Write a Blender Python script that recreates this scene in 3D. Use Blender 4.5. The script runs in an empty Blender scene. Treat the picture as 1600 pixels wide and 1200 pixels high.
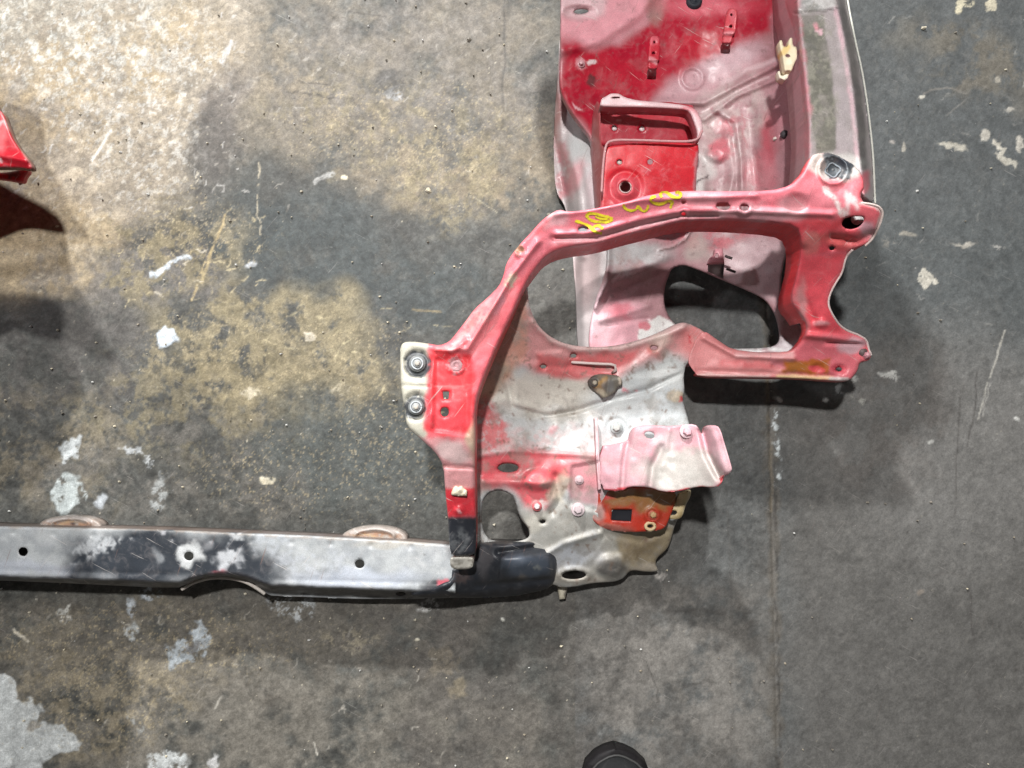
import bpy, math, random
import numpy as np
from mathutils import Vector, Matrix
from mathutils.geometry import delaunay_2d_cdt

# ------------------------------------------------------------------ camera, world, lamps
CAM_Z, TILT, FPX = 1.25, math.radians(5.0), 1164.0
scene = bpy.context.scene
col = scene.collection
cam_d = bpy.data.cameras.new('camera'); cam = bpy.data.objects.new('camera', cam_d); col.objects.link(cam)
cam.location = (0, 0, CAM_Z); cam.rotation_euler = (TILT, 0, 0)
cam_d.sensor_width = 36; cam_d.lens = 36*FPX/1600; cam_d.clip_start = 0.02; cam_d.clip_end = 60
scene.camera = cam
world = bpy.data.worlds.new('World'); scene.world = world; world.use_nodes = True
bg = world.node_tree.nodes['Background']; bg.inputs[0].default_value = (1.0, .93, .85, 1); bg.inputs[1].default_value = .032
def lamp(name, loc, power, size, colr, aim=(0.1, 0, .1)):
    d = bpy.data.lights.new(name, 'AREA'); d.shape = 'DISK'; d.size = size; d.energy = power; d.color = colr
    o = bpy.data.objects.new(name, d); col.objects.link(o); o.location = loc
    o.rotation_euler = (Vector(aim)-Vector(loc)).to_track_quat('-Z', 'Y').to_euler()
    return o
lamp('workshop_lamp', (-.16, .74, 2.55), 67, .10, (1, .985, .96))
lamp('back_lamp', (-.72, 2.65, 2.3), 165, .12, (1, .99, .97))
lamp('side_lamp', (-1.95, .95, 1.7), 15, .16, (.97, .98, 1))
lamp('ceiling_lamp', (.3, -1.3, 3.2), 8, .5, (1, .97, .94))
vs = scene.view_settings
vs.view_transform = 'Standard'; vs.look = 'None'; vs.exposure = 0; vs.gamma = 1; vs.use_curve_mapping = False

# ------------------------------------------------------------------ helpers: measuring
cT, sT = math.cos(TILT), math.sin(TILT)
def P(px, py, z):
    """point at height z standing at the measured place (photo measures -> metres)"""
    px = np.asarray(px, float); py = np.asarray(py, float); z = np.asarray(z, float)
    u = (px-800)/FPX; v = -(py-600)/FPX
    dy = v*cT+sT; dz = v*sT-cT
    t = (z-CAM_Z)/dz
    return np.stack([u*t, dy*t, z+0*t], -1)
rng = np.random.default_rng(7)
_lat = rng.random((256, 256))
def vnoise(x, y, s=0):
    x = x+s*17.31; y = y+s*9.77
    xi = np.floor(x).astype(int); yi = np.floor(y).astype(int)
    fx = x-xi; fy = y-yi; fx = fx*fx*(3-2*fx); fy = fy*fy*(3-2*fy)
    a = _lat[xi & 255, yi & 255]; b = _lat[(xi+1) & 255, yi & 255]
    c = _lat[xi & 255, (yi+1) & 255]; d = _lat[(xi+1) & 255, (yi+1) & 255]
    return (a*(1-fx)+b*fx)*(1-fy)+(c*(1-fx)+d*fx)*fy
def fbm(x, y, scale, oct=4, s=0, gain=.5):
    r = 0; a = 1; t = 0; f = 1/scale
    for k in range(oct):
        ca, sa = math.cos(k*1.1), math.sin(k*1.1)
        r = r+a*vnoise((x*ca-y*sa)*f, (x*sa+y*ca)*f, s+k*3.7); t += a; a *= gain; f *= 2.03
    return r/t
def sstep(a, b, v):
    t = np.clip((v-a)/(b-a+1e-9), 0, 1); return t*t*(3-2*t)
def seg_dist(x, y, pts, closed):
    pts = np.asarray(pts, float); n = len(pts); d = np.full(x.shape, 1e9)
    for i in range(n if closed else n-1):
        a = pts[i]; b = pts[(i+1) % n]; ab = b-a; L = max(ab@ab, 1e-9)
        t = np.clip(((x-a[0])*ab[0]+(y-a[1])*ab[1])/L, 0, 1)
        d = np.minimum(d, np.hypot(x-a[0]-t*ab[0], y-a[1]-t*ab[1]))
    return d
def inside(x, y, pts):
    pts = np.asarray(pts, float); n = len(pts); r = np.zeros(x.shape, bool)
    for i in range(n):
        x1, y1 = pts[i]; x2, y2 = pts[(i+1) % n]
        if y1 == y2: continue
        r ^= ((y1 > y) != (y2 > y)) & (x < (x2-x1)*(y-y1)/(y2-y1)+x1)
    return r
def spline(pts, closed=True, it=2):
    pts = [np.array(p, float) for p in pts]
    for _ in range(it):
        o = []; n = len(pts)
        if not closed: o.append(pts[0])
        for i in range(n if closed else n-1):
            a = pts[i]; b = pts[(i+1) % n]; o += [a*.78+b*.22, a*.22+b*.78]
        if not closed: o.append(pts[-1])
        pts = o
    return np.array(pts)
def resample(pts, step, closed=True):
    out = []; n = len(pts)
    for i in range(n if closed else n-1):
        a = pts[i]; b = pts[(i+1) % n]; k = max(1, int(math.ceil(np.hypot(*(b-a))/step)))
        for j in range(k): out.append(a+(b-a)*j/k)
    if not closed: out.append(pts[-1])
    o2 = [out[0]]
    for p in out[1:]:
        if np.hypot(*(p-o2[-1])) > step*.3: o2.append(p)
    if closed and np.hypot(*(o2[-1]-o2[0])) < step*.3: o2.pop()
    return np.array(o2)
def C(x, y, rx, ry=None, rot=0, n=20):
    ry = ry or rx; a = np.linspace(0, 2*np.pi, n, endpoint=False); r = math.radians(rot)
    X = rx*np.cos(a); Y = ry*np.sin(a)
    return np.stack([x+X*math.cos(r)-Y*math.sin(r), y+X*math.sin(r)+Y*math.cos(r)], -1)

# paint: layers laid over each other, measured in the photo's own units
def E(x, y, rx, ry, c, s=12, o=1, rot=0, w=(8, 30), n=None, k=0): return ('e', (x, y, rx, ry, rot), c, s, o, w, n, k)
def G(pts, c, s=12, o=1, w=(8, 30), n=None, k=0): return ('p', pts, c, s, o, w, n, k)
def S(pts, wd, c, s=3, o=1, w=(2, 12), n=None, k=0): return ('l', (pts, wd), c, s, o, w, n, k)
def A(c, o=1, n=(40, .4, .6), k=0): return ('a', None, c, 1, o, (0, 1), n, k)
def paint(px, py, base, layers, mott=.12):
    colr = np.empty((len(px), 3)); colr[:] = base
    for i, (kind, g, c, s, o, w, n, k) in enumerate(layers):
        sd = i*2.3+k
        if kind == 'a': m = np.ones(len(px)); idx = slice(None); x, y = px, py
        else:
            pts = np.array([[g[0]-max(g[2], g[3]), g[1]-max(g[2], g[3])], [g[0]+max(g[2], g[3]), g[1]+max(g[2], g[3])]]) if kind == 'e' else np.array(g[0] if kind == 'l' else g, float)
            pad = s+w[0]+(g[1] if kind == 'l' else 0)+2
            idx = np.nonzero((px > pts[:, 0].min()-pad) & (px < pts[:, 0].max()+pad) & (py > pts[:, 1].min()-pad) & (py < pts[:, 1].max()+pad))[0]
            if not len(idx): continue
            x, y = px[idx], py[idx]
            if w[0]:
                dx = (fbm(x, y, w[1], 3, sd)-.5)*2*w[0]; dy = (fbm(x, y, w[1], 3, sd+50)-.5)*2*w[0]
            else: dx = dy = 0
            X, Y = x+dx*1.6, y+dy*1.6
            if kind == 'e':
                r = math.radians(g[4]); ex = (X-g[0])*math.cos(r)+(Y-g[1])*math.sin(r); ey = -(X-g[0])*math.sin(r)+(Y-g[1])*math.cos(r)
                q = np.hypot(ex/g[2], ey/g[3]); d = (q-1)*min(g[2], g[3])
            elif kind == 'l': d = seg_dist(X, Y, g[0], False)-g[1]
            else: d = seg_dist(X, Y, g, True); d = np.where(inside(X, Y, g), -d, d)
            m = 1-sstep(-s*.5, s*.5, d)
        if n is not None: m = m*sstep(n[1], n[2], fbm(x, y, n[0], 5, sd+90, .72))
        m = (m*o)[:, None]
        colr[idx] = colr[idx]*(1-m)+np.array(c)*m
    if mott: colr = colr*(1+mott*2*(fbm(px, py, 14, 4, 5, .7)-.5))[:, None]
    return np.clip(colr, .004, .9)

# ------------------------------------------------------------------ helpers: objects
def tagp(o, **k):
    for a, b in k.items(): o[a] = b
    return o
def add_mesh(name, verts, faces, color, mat, parent=None, smooth=True, thick=0, bevel=0):
    me = bpy.data.meshes.new(name)
    verts = np.asarray(verts, float)
    me.from_pydata(verts.tolist(), [], [list(map(int, f)) for f in faces]); me.update()
    at = me.color_attributes.new('paint', 'FLOAT_COLOR', 'POINT')
    ca = np.ones((len(verts), 4)); ca[:, :3] = color
    at.data.foreach_set('color', ca.astype(np.float32).ravel())
    me.polygons.foreach_set('use_smooth', [smooth]*len(me.polygons))
    me.materials.append(mat)
    o = bpy.data.objects.new(name, me); col.objects.link(o)
    if bevel:
        m = o.modifiers.new('bevel', 'BEVEL'); m.width = bevel; m.segments = 2; m.limit_method = 'ANGLE'
    if thick:
        m = o.modifiers.new('thickness', 'SOLIDIFY'); m.thickness = thick; m.offset = -1
    if parent:
        o.parent = parent
        w = Matrix.Translation(parent.location) if parent.type == 'EMPTY' else Matrix.Identity(4)
        o.matrix_parent_inverse = w.inverted()
    return o
def tps(ctrl):
    c = np.array(ctrl, float); X = c[:, :2]/400.; n = len(X)
    def U(r2): return .5*r2*np.log(r2+1e-12)
    d2 = ((X[:, None]-X[None])**2).sum(-1); K = U(d2)+np.eye(n)*2e-3
    Pm = np.hstack([np.ones((n, 1)), X]); L = np.zeros((n+3, n+3)); L[:n, :n] = K; L[:n, n:] = Pm; L[n:, :n] = Pm.T
    w = np.linalg.solve(L, np.concatenate([c[:, 2], np.zeros(3)]))
    def f(px, py):
        px = np.asarray(px, float)/400.; py = np.asarray(py, float)/400.
        r = w[n]+w[n+1]*px+w[n+2]*py
        for i in range(n): r = r+w[i]*U((px-X[i, 0])**2+(py-X[i, 1])**2)
        return r
    return f
def relief(px, py, feats):
    z = 0*px
    for f in feats:
        k = f[0]
        if k == 'ring':
            _, x, y, r, w, h = f; z = z+h*np.exp(-((np.hypot(px-x, py-y)-r)/w)**2)
        elif k == 'dome':
            _, x, y, rx, ry, h = f; q = np.hypot((px-x)/rx, (py-y)/ry); z = z+h*(1-sstep(.45, 1.1, q))
        elif k == 'line':
            _, pts, w, h = f; z = z+h*np.exp(-(seg_dist(px, py, pts, False)/w)**2)
        elif k == 'poly':
            _, pts, s, h = f; d = seg_dist(px, py, pts, True); d = np.where(inside(px, py, pts), -d, d); z = z+h*(1-sstep(-s*.5, s*.5, d))
    return z
RELF = 1.35
def sheet(name, outline, zf, base, layers, mat, parent, holes=(), feats=(), step=4, it=2, fillet=(7, .005), skirt=0, skirt_tint=None,
          thick=.0016, wob=.0012, mott=.12, hole_fillet=0, skirt_where=None, label=None, skirt_mix=.75, fillet_where=None):
    zb = tps(zf) if isinstance(zf, (list, tuple)) else zf
    ol = resample(spline(outline, True, it), step); hs = [resample(np.array(h, float), min(step, 3)) for h in holes]
    loops = [ol]+hs
    x0, y0 = ol.min(0); x1, y1 = ol.max(0)
    gx, gy = np.meshgrid(np.arange(x0+step/2, x1, step), np.arange(y0+step/2, y1, step*.866))
    gx = gx+(np.arange(gx.shape[0]) % 2)[:, None]*step*.5
    gx = gx.ravel(); gy = gy.ravel()
    ok = inside(gx, gy, ol)
    for h in hs: ok &= ~inside(gx, gy, h)
    gx, gy = gx[ok], gy[ok]
    dd = seg_dist(gx, gy, ol, True); inner = dd > step*1.2
    for h in hs: inner &= seg_dist(gx, gy, h, True) > step*.6
    gx, gy = gx[inner], gy[inner]
    ring = []
    for off in (1.2, 3.2):
        t = np.roll(ol, -1, 0)-np.roll(ol, 1, 0); nrm = np.stack([-t[:, 1], t[:, 0]], -1)/(np.hypot(*t.T)[:, None]+1e-9)
        for sg in (1, -1):
            q = ol+nrm*off*sg; k = inside(q[:, 0], q[:, 1], ol) & (seg_dist(q[:, 0], q[:, 1], ol, True) > off*.85)
            for h in hs: k &= ~inside(q[:, 0], q[:, 1], h)
            ring.append(q[k])
    pts = np.vstack(loops+ring+[np.stack([gx, gy], -1)])
    edges = []; b = 0
    for lp in loops:
        n = len(lp); edges += [(b+i, b+(i+1) % n) for i in range(n)]; b += n
    V, Ed, Fc, *_ = delaunay_2d_cdt([Vector((p[0], -p[1])) for p in pts], edges, [], 0, 1e-4)
    px = np.array([v[0] for v in V]); py = -np.array([v[1] for v in V])
    tri = np.array([tuple(f) for f in Fc if len(f) == 3])
    cx = px[tri].mean(1); cy = py[tri].mean(1); k = inside(cx, cy, ol)
    for h in hs: k &= ~inside(cx, cy, h)
    tri = tri[k]
    used = np.unique(tri); rm = -np.ones(len(px), int); rm[used] = np.arange(len(used)); px, py, tri = px[used], py[used], rm[tri]
    z = zb(px, py)
    dO = seg_dist(px, py, ol, True)
    if fillet:
        r, h = fillet; t = np.clip(1-dO/r, 0, 1); z = z-h*(1-np.sqrt(1-t*t*.999))*(fillet_where(px, py) if fillet_where else 1)
    if hole_fillet:
        for hh in hs:
            t = np.clip(1-seg_dist(px, py, hh, True)/6, 0, 1); z = z-hole_fillet*t*t
    z = z+RELF*relief(px, py, feats)
    z = z+wob*2*(fbm(px, py, 45, 3, 11)-.5)+wob*.5*(fbm(px, py, 14, 2, 4)-.5)
    colr = paint(px, py, base, layers, mott)
    verts = P(px, py, z); faces = [tuple(t) for t in tri]
    if skirt:
        cnt = {}
        for t in tri:
            for a, b in ((t[0], t[1]), (t[1], t[2]), (t[2], t[0])):
                if (b, a) in cnt: del cnt[(b, a)]
                else: cnt[(a, b)] = 1
        be = [e for e in cnt if dO[e[0]] < .3 and dO[e[1]] < .3]
        bv = sorted(set(v for e in be for v in e)); bv = np.array(bv)
        if skirt_where: dep = skirt_where(px[bv], py[bv])*skirt
        else: dep = np.full(len(bv), skirt)
        vv = [verts]; cc = [colr]; prev = {int(v): int(v) for v in bv}; base_i = len(verts)
        for row, fr in enumerate((.12, .5, 1.0)):
            nv = verts[bv].copy(); nv[:, 2] = np.maximum(nv[:, 2]-dep*fr, .002)
            nc = colr[bv].copy()
            if skirt_tint is not None: nc = nc*(1-skirt_mix)+np.array(skirt_tint)*skirt_mix
            vv.append(nv); cc.append(nc*(1+.2*(rng.random((len(bv), 1))-.5)))
            cur = {int(v): base_i+i for i, v in enumerate(bv)}; base_i += len(bv)
            for a, b in be: faces.append((prev[b], prev[a], cur[a], cur[b]))
            prev = cur
        verts = np.vstack(vv); colr = np.vstack(cc)
    o = add_mesh(name, verts, faces, colr, mat, parent, True, thick)
    if label: o['label'] = label
    def surf(x, y):
        x = np.atleast_1d(np.array(x, float)); y = np.atleast_1d(np.array(y, float))
        return zb(x, y)+RELF*relief(x, y, feats)+wob*2*(fbm(x, y, 45, 3, 11)-.5)
    return o, surf
def lathe(name, px, py, z, prof, color, mat, parent, n=20, hexn=None, tilt=(0, 0)):
    """profile of (radius m, height m) turned about the upright axis"""
    c = P(px, py, z); n = hexn or n; vs_ = []; fs = []
    for r, h in prof:
        for i in range(n):
            a = 2*math.pi*i/n+.3; vs_.append((c[0]+r*math.cos(a)+tilt[0]*h, c[1]+r*math.sin(a)+tilt[1]*h, c[2]+h))
    for k in range(len(prof)-1):
        for i in range(n): fs.append((k*n+i, k*n+(i+1) % n, (k+1)*n+(i+1) % n, (k+1)*n+i))
    fs.append(tuple((len(prof)-1)*n+i for i in range(n)))
    if len(prof) > 1 and prof[0][0] < prof[-1][0]*.5: pass
    vs_ = np.array(vs_); cc = np.array(color)*(1+.25*(rng.random((len(vs_), 1))-.5))
    return add_mesh(name, vs_, fs, cc, mat, parent, smooth=hexn is None)
def bolt(px, py, z, r, color, mat, parent, wcolor=None, h=.006):
    w = lathe('bolt', px, py, z, [(r*1.0, -.002), (r*1.0, .0012), (r*.93, .002), (r*.2, .0022)], wcolor or color, mat, parent)
    lathe('bolt_head', px, py, z+.002, [(r*.62, 0), (r*.62, h*.8), (r*.5, h), (r*.15, h+.0003)], color, mat, w, hexn=6)
    return w
def tube(name, pts, rad, color, mat, parent, n=8, closed=False):
    pts = [Vector(p) for p in pts]; vs_ = []; fs = []
    for i, p in enumerate(pts):
        t = (pts[min(i+1, len(pts)-1)]-pts[max(i-1, 0)]).normalized()
        s = t.cross(Vector((0, 0, 1)));
        if s.length < .05: s = t.cross(Vector((0, 1, 0)))
        s.normalize(); u = s.cross(t)
        r = rad[i] if hasattr(rad, '__len__') else rad
        for k in range(n):
            a = 2*math.pi*k/n; vs_.append(p+s*math.cos(a)*r+u*math.sin(a)*r)
    for i in range(len(pts)-1):
        for k in range(n): fs.append((i*n+k, i*n+(k+1) % n, (i+1)*n+(k+1) % n, (i+1)*n+k))
    fs.append(tuple(range(n))[::-1]); fs.append(tuple((len(pts)-1)*n+k for k in range(n)))
    vs_ = np.array([tuple(v) for v in vs_])
    cc = np.array(color)*(1+.3*(fbm(vs_[:, 0]*1000, vs_[:, 1]*1000, 12, 3)[:, None]-.5))
    return add_mesh(name, vs_, fs, cc, mat, parent)
def empty(name, loc):
    o = bpy.data.objects.new(name, None); col.objects.link(o); o.location = loc; o.empty_display_size = .1; return o

# ------------------------------------------------------------------ materials
def mat_painted(name, rough=(.28, .55), grain=.22, dust=(.62, .56, .55), dust_amt=.22, bump=.25, metallic=0, spec=.5, fine=900, scr=.5):
    m = bpy.data.materials.new(name); m.use_nodes = True; nt = m.node_tree; N = nt.nodes; L = nt.links
    b = N['Principled BSDF']; at = N.new('ShaderNodeAttribute'); at.attribute_name = 'paint'
    tc = N.new('ShaderNodeTexCoord')
    def noise(sc, det=6, rg=.6, dist=0):
        n = N.new('ShaderNodeTexNoise'); n.inputs['Scale'].default_value = sc; n.inputs['Detail'].default_value = det; n.inputs['Roughness'].default_value = rg
        n.inputs['Distortion'].default_value = dist; L.new(tc.outputs['Object'], n.inputs['Vector']); return n.outputs['Fac']
    def rr(inp, a, b_, c, d):
        r = N.new('ShaderNodeMapRange'); L.new(inp, r.inputs['Value'])
        for i, v in enumerate((a, b_, c, d)): r.inputs[i+1].default_value = v
        return r.outputs['Result']
    n1 = noise(55, 8, .7, 1.0); n2 = noise(fine, 3, .6); n3 = noise(170, 6, .7, .5)
    mul = N.new('ShaderNodeMixRGB'); mul.blend_type = 'MULTIPLY'; mul.inputs[0].default_value = 1
    L.new(at.outputs['Color'], mul.inputs[1]); L.new(rr(n2, .3, .7, 1-grain, 1+grain*.7), mul.inputs[2])
    mx = N.new('ShaderNodeMixRGB'); L.new(rr(n1, .52, .75, 0, dust_amt), mx.inputs[0]); L.new(mul.outputs[0], mx.inputs[1]); mx.inputs[2].default_value = (*dust, 1)
    # chips and specks
    mx2 = N.new('ShaderNodeMixRGB'); L.new(rr(n3, .70, .735, 0, .55), mx2.inputs[0]); L.new(mx.outputs[0], mx2.inputs[1]); mx2.inputs[2].default_value = (.66, .62, .6, 1)
    mx3 = N.new('ShaderNodeMixRGB'); L.new(rr(n3, .29, .265, 0, .6), mx3.inputs[0]); L.new(mx2.outputs[0], mx3.inputs[1]); mx3.inputs[2].default_value = (.08, .05, .04, 1)
    n4 = noise(80, 10, .82, .8)
    mx4 = N.new('ShaderNodeMixRGB'); L.new(rr(n4, .665, .68, 0, .55), mx4.inputs[0]); L.new(mx3.outputs[0], mx4.inputs[1]); mx4.inputs[2].default_value = (.22, .17, .15, 1)
    last = mx4
    for k, (rot, st, c_) in enumerate(((.5, 26, (.62, .58, .55)), (-.9, 34, (.55, .5, .48)), (1.9, 30, (.2, .12, .1)))):
        m0 = N.new('ShaderNodeMapping'); m0.inputs['Rotation'].default_value = (0, 0, rot); L.new(tc.outputs['Object'], m0.inputs['Vector']); mp = N.new('ShaderNodeMapping'); mp.inputs['Scale'].default_value = (1, st, 1); mp.inputs['Location'].default_value = (k*3.1, k, 0); L.new(m0.outputs['Vector'], mp.inputs['Vector'])
        sn = N.new('ShaderNodeTexNoise'); sn.inputs['Scale'].default_value = 16; sn.inputs['Detail'].default_value = 3; sn.inputs['Distortion'].default_value = .25; L.new(mp.outputs['Vector'], sn.inputs['Vector'])
        mxs = N.new('ShaderNodeMixRGB'); L.new(rr(sn.outputs['Fac'], .70, .72, 0, scr), mxs.inputs[0]); L.new(last.outputs[0], mxs.inputs[1]); mxs.inputs[2].default_value = (*c_, 1); last = mxs
    L.new(last.outputs[0], b.inputs['Base Color'])
    L.new(rr(n1, .3, .7, rough[0], rough[1]), b.inputs['Roughness'])
    b.inputs['Metallic'].default_value = metallic; b.inputs['Specular IOR Level'].default_value = spec
    bp = N.new('ShaderNodeBump'); bp.inputs['Strength'].default_value = bump; bp.inputs['Distance'].default_value = .0012
    ad = N.new('ShaderNodeMath'); ad.operation = 'ADD'; L.new(n1, ad.inputs[0]); m3 = N.new('ShaderNodeMath'); m3.operation = 'MULTIPLY'; m3.inputs[1].default_value = .35
    L.new(n3, m3.inputs[0]); L.new(m3.outputs[0], ad.inputs[1]); L.new(ad.outputs[0], bp.inputs['Height']); L.new(bp.outputs[0], b.inputs['Normal'])
    return m
PAINT = mat_painted('worn_red_paint', dust_amt=.12, grain=.26)
PLAIN = mat_painted('dusty_metal', rough=(.4, .7), dust_amt=.15)
BLACK = mat_painted('black_paint', rough=(.34, .55), grain=.15, dust=(.2, .2, .21), dust_amt=.18, bump=.15)
FLOOR = mat_painted('stained_concrete', rough=(.45, .75), grain=.24, dust=(.3, .28, .25), dust_amt=.14, bump=.5, spec=.35, fine=520, scr=.12)
CHALK = mat_painted('yellow_marker', rough=(.6, .7), grain=.08, dust_amt=0, bump=.1)
FABRIC = mat_painted('shoe_fabric', rough=(.7, .9), grain=.3, dust=(.08, .08, .08), dust_amt=.25, bump=.6, spec=.2, scr=0)
RUBBER = mat_painted('shoe_rubber', rough=(.5, .7), grain=.1, dust=(.05, .04, .04), dust_amt=.2, bump=.2, spec=.3, scr=0)

# colours (linear)
RED = (.62, .028, .045); DRED = (.36, .005, .024); PNK = (.66, .17, .21); LPNK = (.64, .29, .33); WPK = (.60, .44, .46)
GRY = (.50, .52, .52); WHT = (.68, .68, .66); CRM = (.60, .56, .48); BLK = (.022, .026, .034); RST = (.36, .085, .015); TAN = (.40, .28, .13); DK = (.10, .085, .075)

# ------------------------------------------------------------------ floor
def roughen(m):
    nt = m.node_tree; N = nt.nodes; L = nt.links; b = N['Principled BSDF']; src = b.inputs['Base Color'].links[0].from_socket
    tc = N.new('ShaderNodeTexCoord')
    def noise(sc, det, rg, dist=0, stretch=None):
        n = N.new('ShaderNodeTexNoise'); n.inputs['Scale'].default_value = sc; n.inputs['Detail'].default_value = det; n.inputs['Roughness'].default_value = rg; n.inputs['Distortion'].default_value = dist
        v = tc.outputs['Object']
        if stretch:
            m0 = N.new('ShaderNodeMapping'); m0.inputs['Rotation'].default_value = (0, 0, stretch[0]); L.new(v, m0.inputs['Vector']); mp = N.new('ShaderNodeMapping'); mp.inputs['Scale'].default_value = (1, stretch[1], 1); L.new(m0.outputs['Vector'], mp.inputs['Vector']); v = mp.outputs['Vector']
        L.new(v, n.inputs['Vector']); return n.outputs['Fac']
    def rr(inp, a, b_, c, d):
        r = N.new('ShaderNodeMapRange'); L.new(inp, r.inputs['Value'])
        for i, v in enumerate((a, b_, c, d)): r.inputs[i+1].default_value = v
        return r.outputs['Result']
    def mul(s, f):
        x = N.new('ShaderNodeMixRGB'); x.blend_type = 'MULTIPLY'; x.inputs[0].default_value = 1; L.new(s, x.inputs[1]); L.new(f, x.inputs[2]); return x.outputs[0]
    def mixc(s, f, c):
        x = N.new('ShaderNodeMixRGB'); L.new(f, x.inputs[0]); L.new(s, x.inputs[1]); x.inputs[2].default_value = (*c, 1); return x.outputs[0]
    s = mul(src, rr(noise(75, 10, .75, .6), .3, .7, .66, 1.38))
    s = mul(s, rr(noise(26, 8, .7, 1.2, (-.5, 2.2)), .3, .7, .78, 1.24))
    s = mixc(s, rr(noise(190, 4, .8, .8, (.4, 1.7)), .64, .72, 0, .42), (.40, .35, .27))
    s = mixc(s, rr(noise(120, 5, .8, 1.5, (-.9, 3.0)), .665, .72, 0, .38), (.46, .45, .42))
    s = mixc(s, rr(noise(140, 5, .75, .5), .36, .30, 0, .5), (.03, .028, .026))
    at = [n for n in N if n.bl_idname == 'ShaderNodeAttribute'][0]; mm = N.new('ShaderNodeMixRGB'); L.new(at.outputs['Alpha'], mm.inputs[0]); L.new(src, mm.inputs[1]); L.new(s, mm.inputs[2])
    L.new(mm.outputs[0], b.inputs['Base Color'])
roughen(FLOOR)
def lines(a, b, c, d, st, far):
    return np.concatenate([np.linspace(a-far, a, 24)[:-1]**1, np.arange(a, b, st*3)[:-1], np.arange(b, c, st), np.arange(c, d, st*3)[1:], np.linspace(d, d+far, 24)[1:]])
fx = lines(-200, -8, 1608, 1800, 2.0, 1500); fy = lines(-200, -8, 1208, 1400, 2.0, 1000)
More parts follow.
